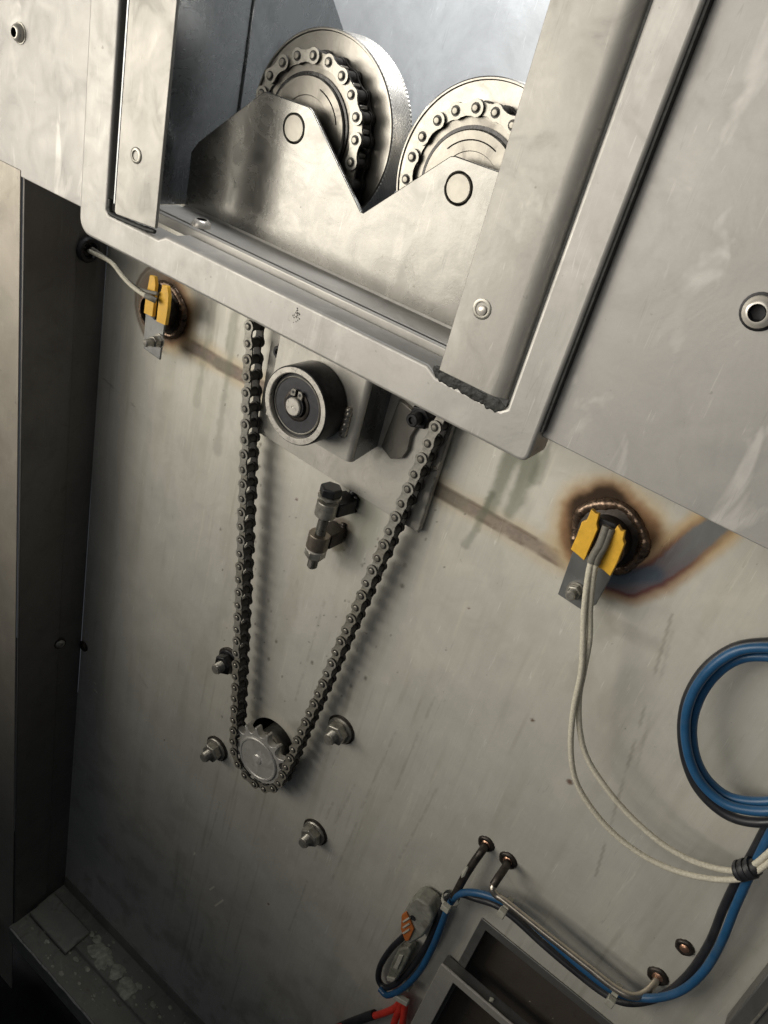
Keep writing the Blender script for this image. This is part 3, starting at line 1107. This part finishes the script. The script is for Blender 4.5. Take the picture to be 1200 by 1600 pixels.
# pulley
ID = P3(460, 635, -60)
t = thing('idler_pulley', 'round idler pulley with a bright rim and a black drum', 'pulley', (ID.x, -37, ID.z))
RI = 27.3
b = MB()
b.lathe([(RI, -22.0 + 60), (RI, 58.6), (RI - .3, 59.4), (RI - 1.1, 60.0)], (ID.x, 0, ID.z), seg=64)
b.lathe([(RI, 38), (8, 38)], (ID.x, 0, ID.z), seg=64)
b.build('drum', M['blackbolt'], t, ang=30)
b = MB()
b.lathe([(RI - 1.0, 60.02), (RI - 4.4, 60.02), (RI - 4.9, 59.6), (RI - 4.9, 56.0)], (ID.x, 0, ID.z), seg=64)
b.build('rim_ring', M['bright'], t, ang=30)
b = MB()
b.lathe([(RI - 4.95, 56.2), (RI - 7.6, 56.2)], (ID.x, 0, ID.z), seg=64)
b.build('groove', M['rubber'], t)
b = MB()
b.lathe([(RI - 7.4, 56), (RI - 7.4, 57.6), (RI - 7.9, 58.0), (RI - 8.4, 57.6)], (ID.x, 0, ID.z), seg=64)
b.build('bearing_ring', M['bolt'], t)
b = MB()
b.lathe([(RI - 8.3, 57.3), (10.5, 57.3)], (ID.x, 0, ID.z), seg=64)
b.build('bearing_seal', M['seal'], t)
b = MB()
b.lathe([(10.8, 56.8), (10.8, 57.9), (10.2, 58.3), (8.6, 58.3), (8.2, 57.6), (6, 57.6)], (ID.x, 0, ID.z), seg=48)
b.build('inner_ring', M['soot'], t)
b = MB()
b.lathe([(6.2, 37.1), (6.2, 61.6), (5.6, 62.2), (.8, 62.25), (.5, 61.9), (0, 61.7)], (ID.x, 0, ID.z), seg=36)
b.build('axle', M['bright'], t)
b = MB()
ar = [(ID.x + (7.9 + .5 * math.sin(a)) * math.cos(a), ID.z + (7.9 + .5 * math.sin(a)) * math.sin(a)) for a in [math.radians(108 + q * 324 / 40) for q in range(41)]]
ai = [(ID.x + 6.3 * math.cos(a), ID.z + 6.3 * math.sin(a)) for a in [math.radians(432 - q * 324 / 40) for q in range(41)]]
b.prism_y(ar + ai, -60.4, -59.2)
cl = b.build('circlip', M['blackbolt'], t, bevel=.2)
for sx in (-1, 1):
    b = MB()
    cx, cz = ID.x + sx * 2.7, ID.z + 9.4
    b.prism_y([(cx - sx * 1.6, cz - 2.3), (cx + sx * 2.2, cz - 3.0), (cx + sx * 2.5, cz + .6), (cx + sx * 1.0, cz + 2.2), (cx - sx * 1.5, cz + 2.2)], -60.5, -59.1)
    lug = b.build('lug', M['bolt'], t, bevel=.25)
    b = MB()
    b.lathe([(1.05, 60.0), (1.05, 60.62), (0, 60.62)], (cx + sx * .2, 0, cz), seg=12)
    b.build('lug_hole', M['rubber'], lug)
b = MB()
q0, q1 = P3(547, 636, -37.6), P3(535, 684, -37.6)
n = 44
b.tube([q0 + (q1 - q0) * (k / n) + Vector((.5 * math.sin(k * .9), 0, 0)) for k in range(n + 1)], [(.6 + 1.9 * math.sin(math.pi * min(1, .12 + .88 * min(k, n - k) / 8) / 2)) * (1 + .22 * abs(math.sin(k / n * math.pi * 6))) for k in range(n + 1)], 10)
b.build('weld_bead', M['bead'], t, ang=70)

# dark socket bolts by the bracket
for (px, py, Yv, r, h, lab) in ((434, 551, -3, 5.0, 15, 'dark bolt end left of the idler pulley, just under the frame'), (643, 657, -6, 4.6, 17, 'dark bolt end beside the top of the right chain run')):
    c = P3(px, py, Yv - h)
    c.y = Yv
    t = thing('bolt', lab, 'bolt', c, 'dark bolts by the pulley bracket')
    b = MB()
    b.lathe([(r, 0), (r, h - .6), (r - .6, h), (r * .55, h), (r * .5, h - 1.6), (0, h - 1.6)], c, seg=20)
    b.build('shank', M['blackbolt'], t)
    b = MB()
    b.lathe([(r * 1.9, 0), (r * 1.9, h * .42), (r * 1.7, h * .5), (r, h * .5)], c, seg=6, ang0=.3)
    b.build('nut', M['blackbolt'], t, bevel=.4)

# ------------------------------------------------------------------ adjuster bolt in two welded lugs
t = thing('adjuster_bolt', 'threaded adjuster bolt held in two scorched lugs below the pulley', 'bolt', (-276, 0, -325))
A0, A1 = P3(517, 768, -22), P3(487, 886, -22)
ax = (A1 - A0).normalized()


def on_ax(f):
    return A0 + (A1 - A0) * f


for f0, f1, cx, mt_, rm in ((.12, .30, (-268, -1, -297), 'bolt', 8.4), (.54, .73, (-272, -1, -331), 'bronzed', 8.7)):
    p, q = on_ax(f0), on_ax(f1)
    h = (q - p).length
    b = MB()
    b.lathe([(4.3, 0), (rm - .5, 0), (rm, .7), (rm, h - .7), (rm - .5, h), (4.3, h)], p, ax, 32)
    lg = b.build('lug', M[mt_], t)
    b = MB()
    mid = (p + q) / 2
    e = Vector(cx)
    e.z = mid.z + 2
    dv = (e - mid)
    dv2 = dv.normalized()
    up = Vector((0, 0, 1))
    s0 = mid + dv2 * 5
    hw = h / 2 * .92
    n_ = dv2.cross(up).normalized()
    quad = [s0 + n_ * 8 + up * hw, s0 - n_ * 8 + up * hw, s0 - n_ * 8 - up * hw, s0 + n_ * 8 - up * hw]
    b.prism([tuple(x) for x in quad], (0, 0, 0), tuple(e - s0))
    b.build('lug_arm', M['soot'] if mt_ == 'bronzed' else M['blackbolt'], lg, bevel=1.0)
    b = MB()
    for k in range(7):
        b.lump(e + Vector((2 + random.uniform(-3, 3) * 1.2, .2, -8 + k * 2.6)), 2.0 + random.random() * 1.4, 7, (1.2, .7, 1), 60 + k)
    b.build('weld_bead', M['soot'] if mt_ == 'bronzed' else M['blackbolt'], lg, ang=70)
# threaded rod with real thread relief
L = (A1 - A0).length
b = MB()
prof, h = [], 4.0
while h < L - .8:
    prof += [(4.15, h), (3.55, h + .62)]
    h += 1.25
b.lathe([(0, 2)] + prof + [(3.2, L), (0, L)], A0, ax, 20)
b.build('threaded_rod', M['thread'], t, ang=20)
b = MB()
b.lathe([(0, -4.4), (7.4, -4.4), (8.6, -3.4), (8.6, 2.2), (8.0, 2.8), (3, 2.8)], A0, ax, 6, .4)
b.build('head', M['blackbolt'], t, bevel=.4, ang=25)
b = MB()
b.lathe([(7.5, 2.6), (9.0, 3.0), (9.0, 4.6), (4, 4.8)], A0, ax, 28)
b.build('washer', M['bolt'], t)
p = on_ax(.725)
b = MB()
b.lathe([(4, 0), (8.4, .1), (8.4, 1.7), (4, 1.8)], p, ax, 28)
b.build('washer', M['bright'], t)
b = MB()
b.lathe([(4, 1.9), (7.6, 1.9), (8.4, 2.6), (8.4, 8.0), (7.6, 8.8), (4, 8.8)], p, ax, 6, .2)
b.build('nut', M['bolt'], t, bevel=.3, ang=25)


# ------------------------------------------------------------------ flange nuts of the motor behind the wall
def flange_nut(c, rot, label, tilt=0.0, dark=False):
    t = thing('flange_nut', label, 'nut', c, 'nuts on studs round the small sprocket')
    mt = M['blackbolt'] if dark else M['bolt']
    b = MB()
    b.lathe([(14.2, -.6), (14.2, 1.0), (13.2, 1.5), (5, 1.5)], c, seg=32, jit=.012)
    b.build('washer', M['soot'], t)
    b = MB()
    b.lathe([(12.4, 1.5), (12.4, 2.6), (11.6, 3.4), (5, 3.6)], c, seg=32)
    b.build('flange', mt, t)
    b = MB()
    b.lathe([(9.6, 3.2), (10.4, 3.6), (10.4, 10.2), (9.2, 11.4), (5, 11.4)], c, (0, -1, 0), 6, rot)
    b.build('nut', mt, t, bevel=.5, ang=25)
    b = MB()
    prof, h = [(5.3, 9)], 9.0
    while h < 18.5:
        prof += [(5.4, h), (4.8, h + .62)]
        h += 1.25
    b.lathe(prof + [(4.4, 19.6), (0, 19.8)], c, seg=20)
    b.build('stud', M['bolt'], t, ang=20)


flange_nut((-218.5, 0, -513.5), .3, 'flange nut right of the sprocket, rusty washer behind it')
flange_nut((-212.8, 0, -650.0), .75, 'lowest flange nut, alone on the bare wall below the sprocket')
flange_nut((-347.0, 0, -649.5), .1, 'flange nut left of the sprocket, level with its teeth')
flange_nut((-352.5, 0, -532.0), .5, 'dark flange nut half hidden behind the left chain run', dark=True)


# ------------------------------------------------------------------ pipe stubs and their temperature switches
def ring_bead(parent, cx, cz, r, th, mat, ripples):
    rnd = random.Random(int(cx * 3 + cz))
    n = ripples * 6
    P, R = [], []
    for i in range(n + 1):
        a = 2 * math.pi * i / n
        wv = 1 + .07 * abs(math.sin(ripples * a / 2 + .5 * math.sin(3 * a))) + .14 * math.sin(3 * a + 1) + .10 * math.sin(7 * a)
        P.append(Vector((cx + (r + .5 * math.sin(5 * a)) * math.cos(a), .7, cz + (r + .5 * math.sin(5 * a)) * math.sin(a))))
        R.append(th * wv * (1 + rnd.uniform(-.04, .04)))
    b = MB()
    b.tube(P, R, 9, False)
    return b.build('weld_bead', M[mat], parent, ang=75)


def pipe_stub(cx, cz, label, k=1.0):
    t = thing('pipe_stub', label, 'pipe', (cx, 0, cz), 'scorched pipe stubs in the wall')
    ring_bead(t, cx, cz, 21.8 * k, 3.6, 'temper', 23)
    b = MB()
    b.lathe([(21.5 * k, 0), (21.5 * k, 1.2), (15, 2.6)], (cx, 0, cz), seg=40, jit=.01)
    b.build('weld_pad', M['soot'], t)
    b = MB()
    b.lathe([(15.6, 1.5), (15.6, 15.2), (15.0, 16), (13.2, 16), (12.8, 15.4), (12.8, 2), (0, 2)], (cx, 0, cz), seg=40)
    b.build('tube', M['soot'], t)
    b = MB()
    b.lathe([(15.5, 15.4), (15.2, 16.2), (13.4, 16.2), (13.1, 15.4)], (cx, 0, cz), seg=40, closed=True)
    b.build('tube_lip', M['temper'], t)


pipe_stub(*BOSS_R, 'scorched pipe stub on the right of the wall, beside the blued weld')
pipe_stub(*BOSS_L, 'scorched pipe stub on the left, half under the frame', .95)


def flat(pts, Y, th, name, mat, parent, bevel=.4):
    b = MB()
    b.prism([tuple(P3(px, py, Y)) for px, py in pts], (0, 0, 0), (0, th, 0))
    return b.build(name, mat, parent, bevel=bevel)


def crop(ox, oy, k, pts):
    return [(ox + a / k, oy + c / k) for a, c in pts]


def stud_nut(parent, px, py, Y0, h, r):
    c = P3(px, py, Y0 - h)
    c.y = Y0
    b = MB()
    b.lathe([(r * 1.85, 0), (r * 1.85, 1.0), (r, 1.1)], c, seg=22)
    b.build('washer', M['bolt'], parent)
    b = MB()
    b.lathe([(r * 1.4, 1), (r * 1.55, 1.4), (r * 1.55, h * .45), (r * 1.4, h * .5), (r * .8, h * .5)], c, (0, -1, 0), 6, .4)
    b.build('nut', M['bolt'], parent, bevel=.3, ang=25)
    b = MB()
    b.lathe([(r, -1.5), (r, h - .9), (r * .7, h), (0, h + .1)], c, seg=18)
    b.build('stud', M['bolt'], parent)


R3 = lambda pts: crop(860, 740, 6.667, pts)
t = thing('temperature_switch', 'grey strap with two yellow terminals on the right pipe stub', 'switch', P3(905, 900, -20), 'switches strapped to the pipe stubs')
flat(R3([(76, 1258), (330, 1425), (470, 1370), (640, 1060), (700, 800), (330, 640), (225, 830)]), -20, 1.8, 'strap', M['strap'], t)
flat(R3([(425, 372), (470, 415), (505, 425), (480, 520), (492, 578), (440, 700), (350, 908), (285, 850), (210, 788), (270, 660), (325, 505), (375, 490)]), -26, 3.4, 'terminal', M['yellow'], t)
flat(R3([(700, 540), (735, 600), (772, 605), (755, 690), (772, 735), (700, 920), (622, 1072), (555, 1010), (478, 968), (530, 820), (585, 645), (640, 630)]), -26, 3.4, 'terminal', M['yellow'], t)
b = MB()
b.prism([tuple(P3(px, py, -20)) for px, py in R3([(500, 440), (690, 520), (700, 560), (600, 640), (480, 880), (400, 830), (500, 590)])], (0, -2, 0), (0, 0, 0))
b.build('body', M['rubber'], t, bevel=.5)
stud_nut(t, 890, 932, -20.2, 10, 3.2)

R4 = lambda pts: crop(190, 420, 10, pts)
t = thing('temperature_switch', 'grey strap with two yellow terminals on the left pipe stub', 'switch', P3(240, 500, -22), 'switches strapped to the pipe stubs')
flat(R4([(372, 700), (350, 1020), (340, 1240), (592, 1425), (668, 880), (700, 500), (420, 420)]), -22, 1.8, 'strap', M['strap'], t)
ye = flat(R4([(440, 98), (515, 122), (530, 250), (520, 330), (505, 520), (480, 755), (345, 690), (370, 470), (405, 290)]), -28, 3.2, 'terminal', M['yellow'], t)
flat(R4([(632, 250), (714, 272), (735, 430), (718, 650), (680, 885), (540, 822), (568, 560), (585, 375), (615, 350)]), -28, 3.2, 'terminal', M['yellow'], t)
b = MB()
b.prism([tuple(P3(px, py, -22)) for px, py in R4([(530, 140), (620, 240), (580, 480), (545, 800), (480, 740), (510, 400)])], (0, -2, 0), (0, 0, 0))
b.build('body', M['rubber'], t, bevel=.4)
stud_nut(t, 226, 536, -22.2, 15, 3.2)

# ------------------------------------------------------------------ cables
def cable(name, pts, r, mat, label, cat, group=None, n=10, seg=12, sleeve=None):
    P = spline([P3(*p) for p in pts], n)
    if sleeve is None:
        b = MB()
        b.tube(P, r, seg)
        return tag(b.build(name, mat, org=tuple(P[0]), ang=60), label, cat, group)
    t = thing(name, label, cat, tuple(P[0]), group)
    k = max(2, int(len(P) * sleeve))
    b = MB()
    b.tube(P[:k + 1], r * 1.35, seg)
    b.build('end_sleeve', M['greysleeve'], t, ang=60)
    b = MB()
    b.tube(P[k - 1:], r, seg)
    b.build('lead', mat, t, ang=60)
    return t


gw = 'white woven leads of the right switch'
cable('lead_wire', [(948, 822, -27), (938, 850, -29), (926, 872, -30), (919, 900, -31), (913, 950, -32), (911, 1000, -32), (908, 1050, -32), (896, 1110, -32), (892, 1170, -32), (900, 1220, -31), (926, 1265, -30), (962, 1305, -29), (1010, 1340, -28), (1060, 1362, -27), (1110, 1373, -27), (1150, 1374, -27), (1175, 1366, -27), (1215, 1338, -27)], 1.9, M['whitecable'],
      'pale woven lead from the right switch that bows out furthest left', 'wire', gw, sleeve=.14)
cable('lead_wire', [(955, 826, -26), (944, 853, -28), (933, 874, -29), (927, 900, -29), (922, 950, -29), (921, 1000, -29), (912, 1050, -28), (905, 1090, -28), (906, 1140, -28), (918, 1185, -27), (948, 1232, -27), (985, 1275, -26), (1030, 1315, -26), (1075, 1342, -26), (1120, 1357, -26), (1155, 1360, -26), (1180, 1350, -26), (1215, 1320, -26)], 1.9, M['whitecable'],
      'pale woven lead from the right switch on the inside of the bend', 'wire', gw, sleeve=.14)
gw = 'white woven leads of the left switch'
cable('lead_wire', [(244, 470, -31), (236, 466, -33), (222, 459, -34), (205, 446, -34), (190, 430, -33), (176, 412, -31), (160, 402, -27), (143, 394, -22), (130, 386, -16)], 1.7, M['whitecable'],
      'pale lead from the left switch, lower of the two running to the grommet', 'wire', gw, sleeve=.2)
cable('lead_wire', [(246, 459, -30), (232, 456, -31), (215, 450, -30), (198, 437, -29), (183, 420, -28), (166, 404, -24), (148, 391, -20), (134, 383, -14)], 1.5, M['greysleeve'],
      'grey lead from the left switch, upper of the two running to the grommet', 'wire', gw)
c = P3(140, 391, -21)
c.x = -565.4
t = thing('grommet', 'black rubber grommet in the left side wall under the frame corner', 'grommet', c)
b = MB()
b.lathe([(11, -.2), (11, 2), (9.5, 3.6), (7, 3.6), (6.2, 2.4), (6.2, -.1)], c, (1, 0, 0), 28)
b.build('ring', M['rubber'], t)
b = MB()
b.lathe([(6.3, .3), (0, .3)], c, (1, 0, 0), 20)
b.build('hole', M['grease'], t)

# blue and black coil at the right
def coil(pts, r, mat, label, cat, group):
    return cable('coiled_cable', pts, r, mat, label, cat, group, n=14, seg=14)


coil([(1260, 1022, -24), (1200, 1012, -25), (1150, 1018, -25), (1110, 1045, -26), (1082, 1085, -27), (1071, 1130, -27), (1076, 1180, -27), (1095, 1222, -27), (1130, 1254, -27), (1170, 1266, -27), (1215, 1266, -27), (1270, 1250, -27)], 2.9, M['blue'],
     'outer blue cable of the coil at the right edge', 'cable', 'cables coiled at the right edge')
coil([(1260, 1036, -17), (1200, 1026, -18), (1155, 1030, -18), (1120, 1053, -19), (1094, 1090, -20), (1082, 1132, -20), (1086, 1178, -20), (1104, 1216, -20), (1135, 1243, -20), (1172, 1252, -20), (1215, 1250, -20), (1270, 1232, -20)], 2.9, M['blue'],
     'inner blue cable of the coil at the right edge', 'cable', 'cables coiled at the right edge')
coil([(1260, 1008, -17), (1200, 1004, -17), (1148, 1012, -18), (1104, 1042, -19), (1076, 1085, -21), (1066, 1132, -23), (1071, 1184, -24), (1089, 1229, -24), (1122, 1264, -24), (1160, 1282, -24), (1210, 1284, -24), (1270, 1268, -24)], 3.0, M['black'],
     'black cable on the outside of the coil at the right edge', 'cable', 'cables coiled at the right edge')

# blue and black run along the bottom
gw = 'cables tied along the thin pipe'
cable('power_cable', [(1240, 1240, -17), (1205, 1300, -20), (1185, 1340, -22), (1168, 1375, -22), (1148, 1420, -21), (1128, 1470, -20), (1102, 1515, -19), (1068, 1546, -18), (1028, 1559, -18), (985, 1557, -19), (955, 1546, -20), (910, 1512, -21), (862, 1470, -21), (815, 1428, -21), (785, 1408, -21), (750, 1396, -21), (720, 1396, -20), (703, 1412, -19), (692, 1440, -18), (676, 1480, -17), (655, 1518, -16), (630, 1544, -15), (606, 1555, -14), (594, 1545, -12)], 2.9, M['blue'],
      'long blue cable tied along the thin pipe at the bottom', 'cable', gw, n=8)
cable('power_cable', [(1240, 1222, -12), (1200, 1288, -16), (1175, 1335, -18), (1152, 1375, -17), (1130, 1420, -15), (1110, 1470, -13), (1082, 1515, -12), (1048, 1548, -12), (1015, 1563, -14), (978, 1566, -16), (945, 1552, -16), (900, 1518, -16), (850, 1476, -16), (805, 1435, -16), (775, 1414, -16), (745, 1404, -15), (716, 1396, -15), (698, 1406, -13), (686, 1434, -12), (668, 1474, -11), (648, 1506, -10), (625, 1532, -10), (604, 1543, -9), (592, 1532, -8), (594, 1510, -8), (610, 1484, -8), (632, 1462, -8)], 2.9, M['black'],
      'long black cable beside the blue one, tied along the thin pipe', 'cable', gw, n=8)
# black tape where the white leads cross
c = P3(1166, 1361, -24)
t = thing('tape_wrap', 'black tape binding the white leads to the blue cable', 'tape', c)
b = MB()
P = [P3(1150, 1362, -25), P3(1158, 1361, -25), P3(1172, 1358, -25), P3(1184, 1353, -24)]
b.tube(P, [5.0, 6.2, 6.0, 4.8], 12)
b.build('wrap', M['rubber'], t, ang=50)
b = MB()
for k in range(3):
    q = P3(1155 + 9 * k, 1361 - 2.5 * k, -25)
    q2 = P3(1159 + 9 * k, 1360 - 2.5 * k, -25)
    b.tube([q, q2], 6.5, 12)
b.build('band', M['black'], t, ang=50)

# thin pipes welded to the wall
def weld_ring(parent, c, r, bright):
    b = MB()
    b.lathe([(r * 1.2, -.2), (r * 1.15, .9), (r * .98, 1.9), (r * .72, 2.1), (r * .5, 1.2)], (c.x, 0, c.z), seg=26, jit=.035)
    b.build('weld_bead', M['soot'], parent, ang=60)
    if bright:
        b = MB()
        b.lathe([(r * .62, 1.5), (r * .4, 2.6), (0, 2.9)], c, seg=14, jit=.05)
        b.build('weld_spot', M['copper'], parent)


c0 = P3(760, 1318, 0)
t = thing('short_tube', 'short sooty tube bent out of the wall, first of the pair above the cables', 'tube', c0)
b = MB()
b.tube(spline([P3(760, 1319, 0), P3(752, 1331, -9), P3(738, 1351, -14), P3(722, 1377, -17), P3(709, 1402, -19)], 6), 3.3, 12)
b.build('tube', M['soot'], t, ang=60)
weld_ring(t, c0, 6.2, True)
b = MB()
b.tube([P3(731, 1354, -17.0), P3(725, 1365, -18.0), P3(722, 1371, -18.5)], [1.0, 2.0, .8], 8)
b.build('tape_flag', M['tie'], t)
c0 = P3(794, 1344, 0)
t = thing('capillary_tube', 'thin bare metal pipe running above the blue cable to the right', 'pipe', c0)
b = MB()
b.tube(spline([P3(794, 1345, 0), P3(789, 1356, -10), P3(778, 1372, -20), P3(771, 1383, -24)], 6), 3.2, 12)
b.build('sooty_end', M['soot'], t, ang=60)
b = MB()
b.tube(spline([P3(771, 1383, -24), P3(770, 1391, -26), P3(776, 1399, -26), P3(790, 1409, -26), P3(850, 1457, -26), P3(920, 1512, -26), P3(958, 1542, -26), P3(985, 1556, -24), P3(1005, 1553, -16), P3(1020, 1540, -7), P3(1028, 1527, 0)], 10), 2.7, 14)
b.build('pipe', M['tubing'], t, ang=60)
weld_ring(t, c0, 6.6, True)
c1 = P3(1028, 1525, 0)
weld_ring(t, c1, 6.6, True)
c1 = P3(1070, 1480, 0)
t = thing('weld_nub', 'small dark welded nub on the wall inside the cable bend', 'weld', c1)
weld_ring(t, c1, 5.6, True)

# white cable ties
for px, py, dx, dy, lab in ((704, 1405, 9, -3, 'white cable tie at the upper bend of the blue cable'), (792, 1415, 6, 9, 'white cable tie holding cables to the pipe near its start'), (960, 1551, 6, 9, 'white cable tie at the low right end of the pipe')):
    c = P3(px, py, -22)
    t = thing('cable_tie', lab, 'cable tie', c, 'white cable ties')
    a = P3(px - 5, py - 4, -22)
    d = (P3(px + 5, py + 4, -22) - a).normalized()
    if px == 704:
        d = (P3(692, 1440, -20) - P3(708, 1400, -20)).normalized()
    b = MB()
    b.lathe([(7.0, -2.2), (7.4, -2.2), (7.4, 2.2), (7.0, 2.2)], c, d, 20, closed=True)
    b.build('band', M['tie'], t)
    b = MB()
    e1 = Vector((0, -1, 0))
    e2 = d.cross(e1).normalized()
    hc = c + e1 * 8 - e2 * 1
    b.prism([tuple(hc + d * sx * 3.0 + e2 * sz * 3.6) for sx, sz in ((-1, -1), (1, -1), (1, 1), (-1, 1))], tuple(e1 * -1.5), tuple(e1 * 3.5))
    b.build('head', M['tie'], t, bevel=.6)

# lever connectors
R7 = lambda pts: crop(560, 1290, 4.444, pts)
t = thing('lever_connector', 'grey wire connector with an orange striped lever, hanging by the blue cable', 'connector', P3(650, 1440, -14))
b = MB()
b.prism([tuple(P3(px, py, -20)) for px, py in R7([(290, 640), (320, 590), (360, 520), (400, 500), (490, 560), (520, 640), (500, 700), (440, 780), (350, 830), (310, 760)])], (0, 0, 0), (0, 17, 0))
b.build('body', M['housing'], t, bevel=2.0)
lv = flat(R7([(300, 620), (330, 600), (350, 640), (385, 720), (350, 800), (325, 805), (292, 720)]), -21.6, 3, 'lever', M['orange'], t, .6)
b = MB()
for k in range(3):
    q0, q1 = P3(*R7([(312, 668 + k * 40)])[0], -21.9), P3(*R7([(356, 640 + k * 40)])[0], -21.9)
    b.tube([q0, q1], .9, 6)
b.build('rib', M['tie'], lv)
b = MB()
b.lathe([(2.6, 0), (2.6, .5), (0, .5)], P3(*R7([(380, 640)])[0], -20), seg=12)
b.build('test_hole', M['rubber'], t)
t = thing('splice_connector', 'pale translucent wire connector just below the orange lever one', 'connector', P3(628, 1510, -12))
b = MB()
b.prism([tuple(P3(px, py, -16)) for px, py in R7([(275, 860), (340, 845), (365, 880), (330, 960), (270, 1070), (225, 1085), (190, 1060), (230, 950)])], (0, 0, 0), (0, 11, 0))
b.build('body', M['clear'], t, bevel=1.6)
b = MB()
b.prism([tuple(P3(px, py, -17.2)) for px, py in R7([(280, 900), (310, 905), (270, 1000), (240, 990)])], (0, 0, 0), (0, 2, 0))
b.prism([tuple(P3(px, py, -17.2)) for px, py in R7([(195, 1050), (255, 1065), (240, 1085), (200, 1080)])], (0, 0, 0), (0, 2, 0))
b.build('window', M['tie'], t, bevel=.4)

# red leads leaving at the bottom edge
gw = 'red wires at the bottom edge'
for pts, lab in (([(628, 1560, -10), (618, 1574, -11), (596, 1584, -12), (560, 1594, -13), (510, 1612, -14)], 'red wire splaying furthest left at the bottom edge'),
                 ([(630, 1562, -11), (624, 1578, -12), (618, 1592, -13), (608, 1625, -14)], 'middle red wire at the bottom edge'),
                 ([(634, 1562, -11), (632, 1578, -12), (630, 1592, -13), (626, 1625, -14)], 'red wire hanging straightest, nearest the grey box')):
    cable('red_wire', pts, 3.3, M['red'], lab, 'wire', gw)
t = thing('wire_clip', 'pale clip gathering the red wires under the blue cable loop', 'clip', P3(626, 1568, -12))
b = MB()
b.prism([tuple(P3(px, py, -16)) for px, py in R7([(300, 1110), (345, 1120), (350, 1160), (300, 1150)])], (0, 0, 0), (0, 8, 0))
b.build('collar', M['clear'], t, bevel=.8)
b = MB()
b.prism([tuple(P3(px, py, -17)) for px, py in R7([(250, 1180), (340, 1235), (335, 1262), (232, 1205)])], (0, 0, 0), (0, 5, 0))
b.build('band', M['tie'], t, bevel=.8)
cable('black_sleeve', [(585, 1585, -12), (565, 1592, -13), (530, 1606, -12), (505, 1622, -10)], 4.6, M['black'], 'short black sleeve behind the red wires at the bottom edge', 'sleeve')

# ------------------------------------------------------------------ shallow recess at the bottom right with a bent frame over it
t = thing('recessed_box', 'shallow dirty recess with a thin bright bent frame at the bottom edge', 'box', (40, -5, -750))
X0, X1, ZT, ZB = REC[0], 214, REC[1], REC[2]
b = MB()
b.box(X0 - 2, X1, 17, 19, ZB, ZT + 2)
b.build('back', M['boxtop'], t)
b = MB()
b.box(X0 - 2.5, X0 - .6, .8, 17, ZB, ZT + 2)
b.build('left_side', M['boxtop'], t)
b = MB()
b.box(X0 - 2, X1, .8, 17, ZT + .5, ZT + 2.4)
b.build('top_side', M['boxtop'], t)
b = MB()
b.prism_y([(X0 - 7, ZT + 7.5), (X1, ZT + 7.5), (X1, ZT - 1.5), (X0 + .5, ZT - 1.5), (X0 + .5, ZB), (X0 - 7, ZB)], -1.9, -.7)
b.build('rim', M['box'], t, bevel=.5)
c = P3(690, 1505, -13)
FX, FZ = c.x, c.z
b = MB()
b.prism_y([(FX, FZ), (X1, FZ), (X1, FZ - 9), (FX + 16, FZ - 9), (FX + 16, ZB), (FX, ZB)], -14.2, -12.6)
fr2 = b.build('bent_frame', M['plate'], t, bevel=.5)
b = MB()
b.box(FX + .4, X1, -12.4, -2.2, FZ - 1.8, FZ - .3)
b.box(FX + .3, FX + 1.9, -12.4, -2.2, ZB, FZ - 2)
b.build('frame_return', M['box'], fr2, bevel=.3)
b = MB()
b.tube([(FX + .4 + k * 5, -13.4, FZ + .1 + .12 * math.sin(k * 1.9)) for k in range(52)], [1.0 + .3 * abs(math.sin(k * .7)) for k in range(52)], 8)
b.build('edge_highlight', M['bright'], fr2)  # bright tube puts the edge highlight into the colour
b = MB()
for k in range(9):
    x, z = random.uniform(-20, 90), random.uniform(-665, -610)
    b.lump((x, 16.8, z), random.uniform(.3, .8), 6, (1.3, .3, 1), k)
tag(b.build('crumbs', M['crumb']), 'pale crumbs stuck in the dirty recess', 'crumbs', kind='stuff')
c = P3(771, 1557, -9)
b = MB()
b.lump((c.x, -9, FZ + 1.2), 2.2, 8, (1, 1, .8), 5)
tag(b.build('paint_chip', M['tie'], org=(c.x, -9, FZ)), 'tiny pale chip lying on the bent frame at the bottom', 'chip')
t = thing('trunking', 'vertical grey steel trunking cut off at the bottom right corner', 'trunking', P3(1180, 1570, -10))
p0, p1 = P3(1200, 1520, -16), P3(1135, 1600, -16)
b = MB()
b.prism([tuple(P3(px, py, -16)) for px, py in ((1210, 1508), (1128, 1612), (1240, 1720), (1330, 1600))], (0, 0, 0), (0, 15, 0))
b.build('cover', M['box'], t, bevel=1)
b = MB()
b.tube([P3(1226, 1540, -17), P3(1165, 1612, -17)], 1.0, 8)
b.build('rib', M['bolt'], t)

for o in S.objects:
    if '_org' in o.keys():
        del o['_org']
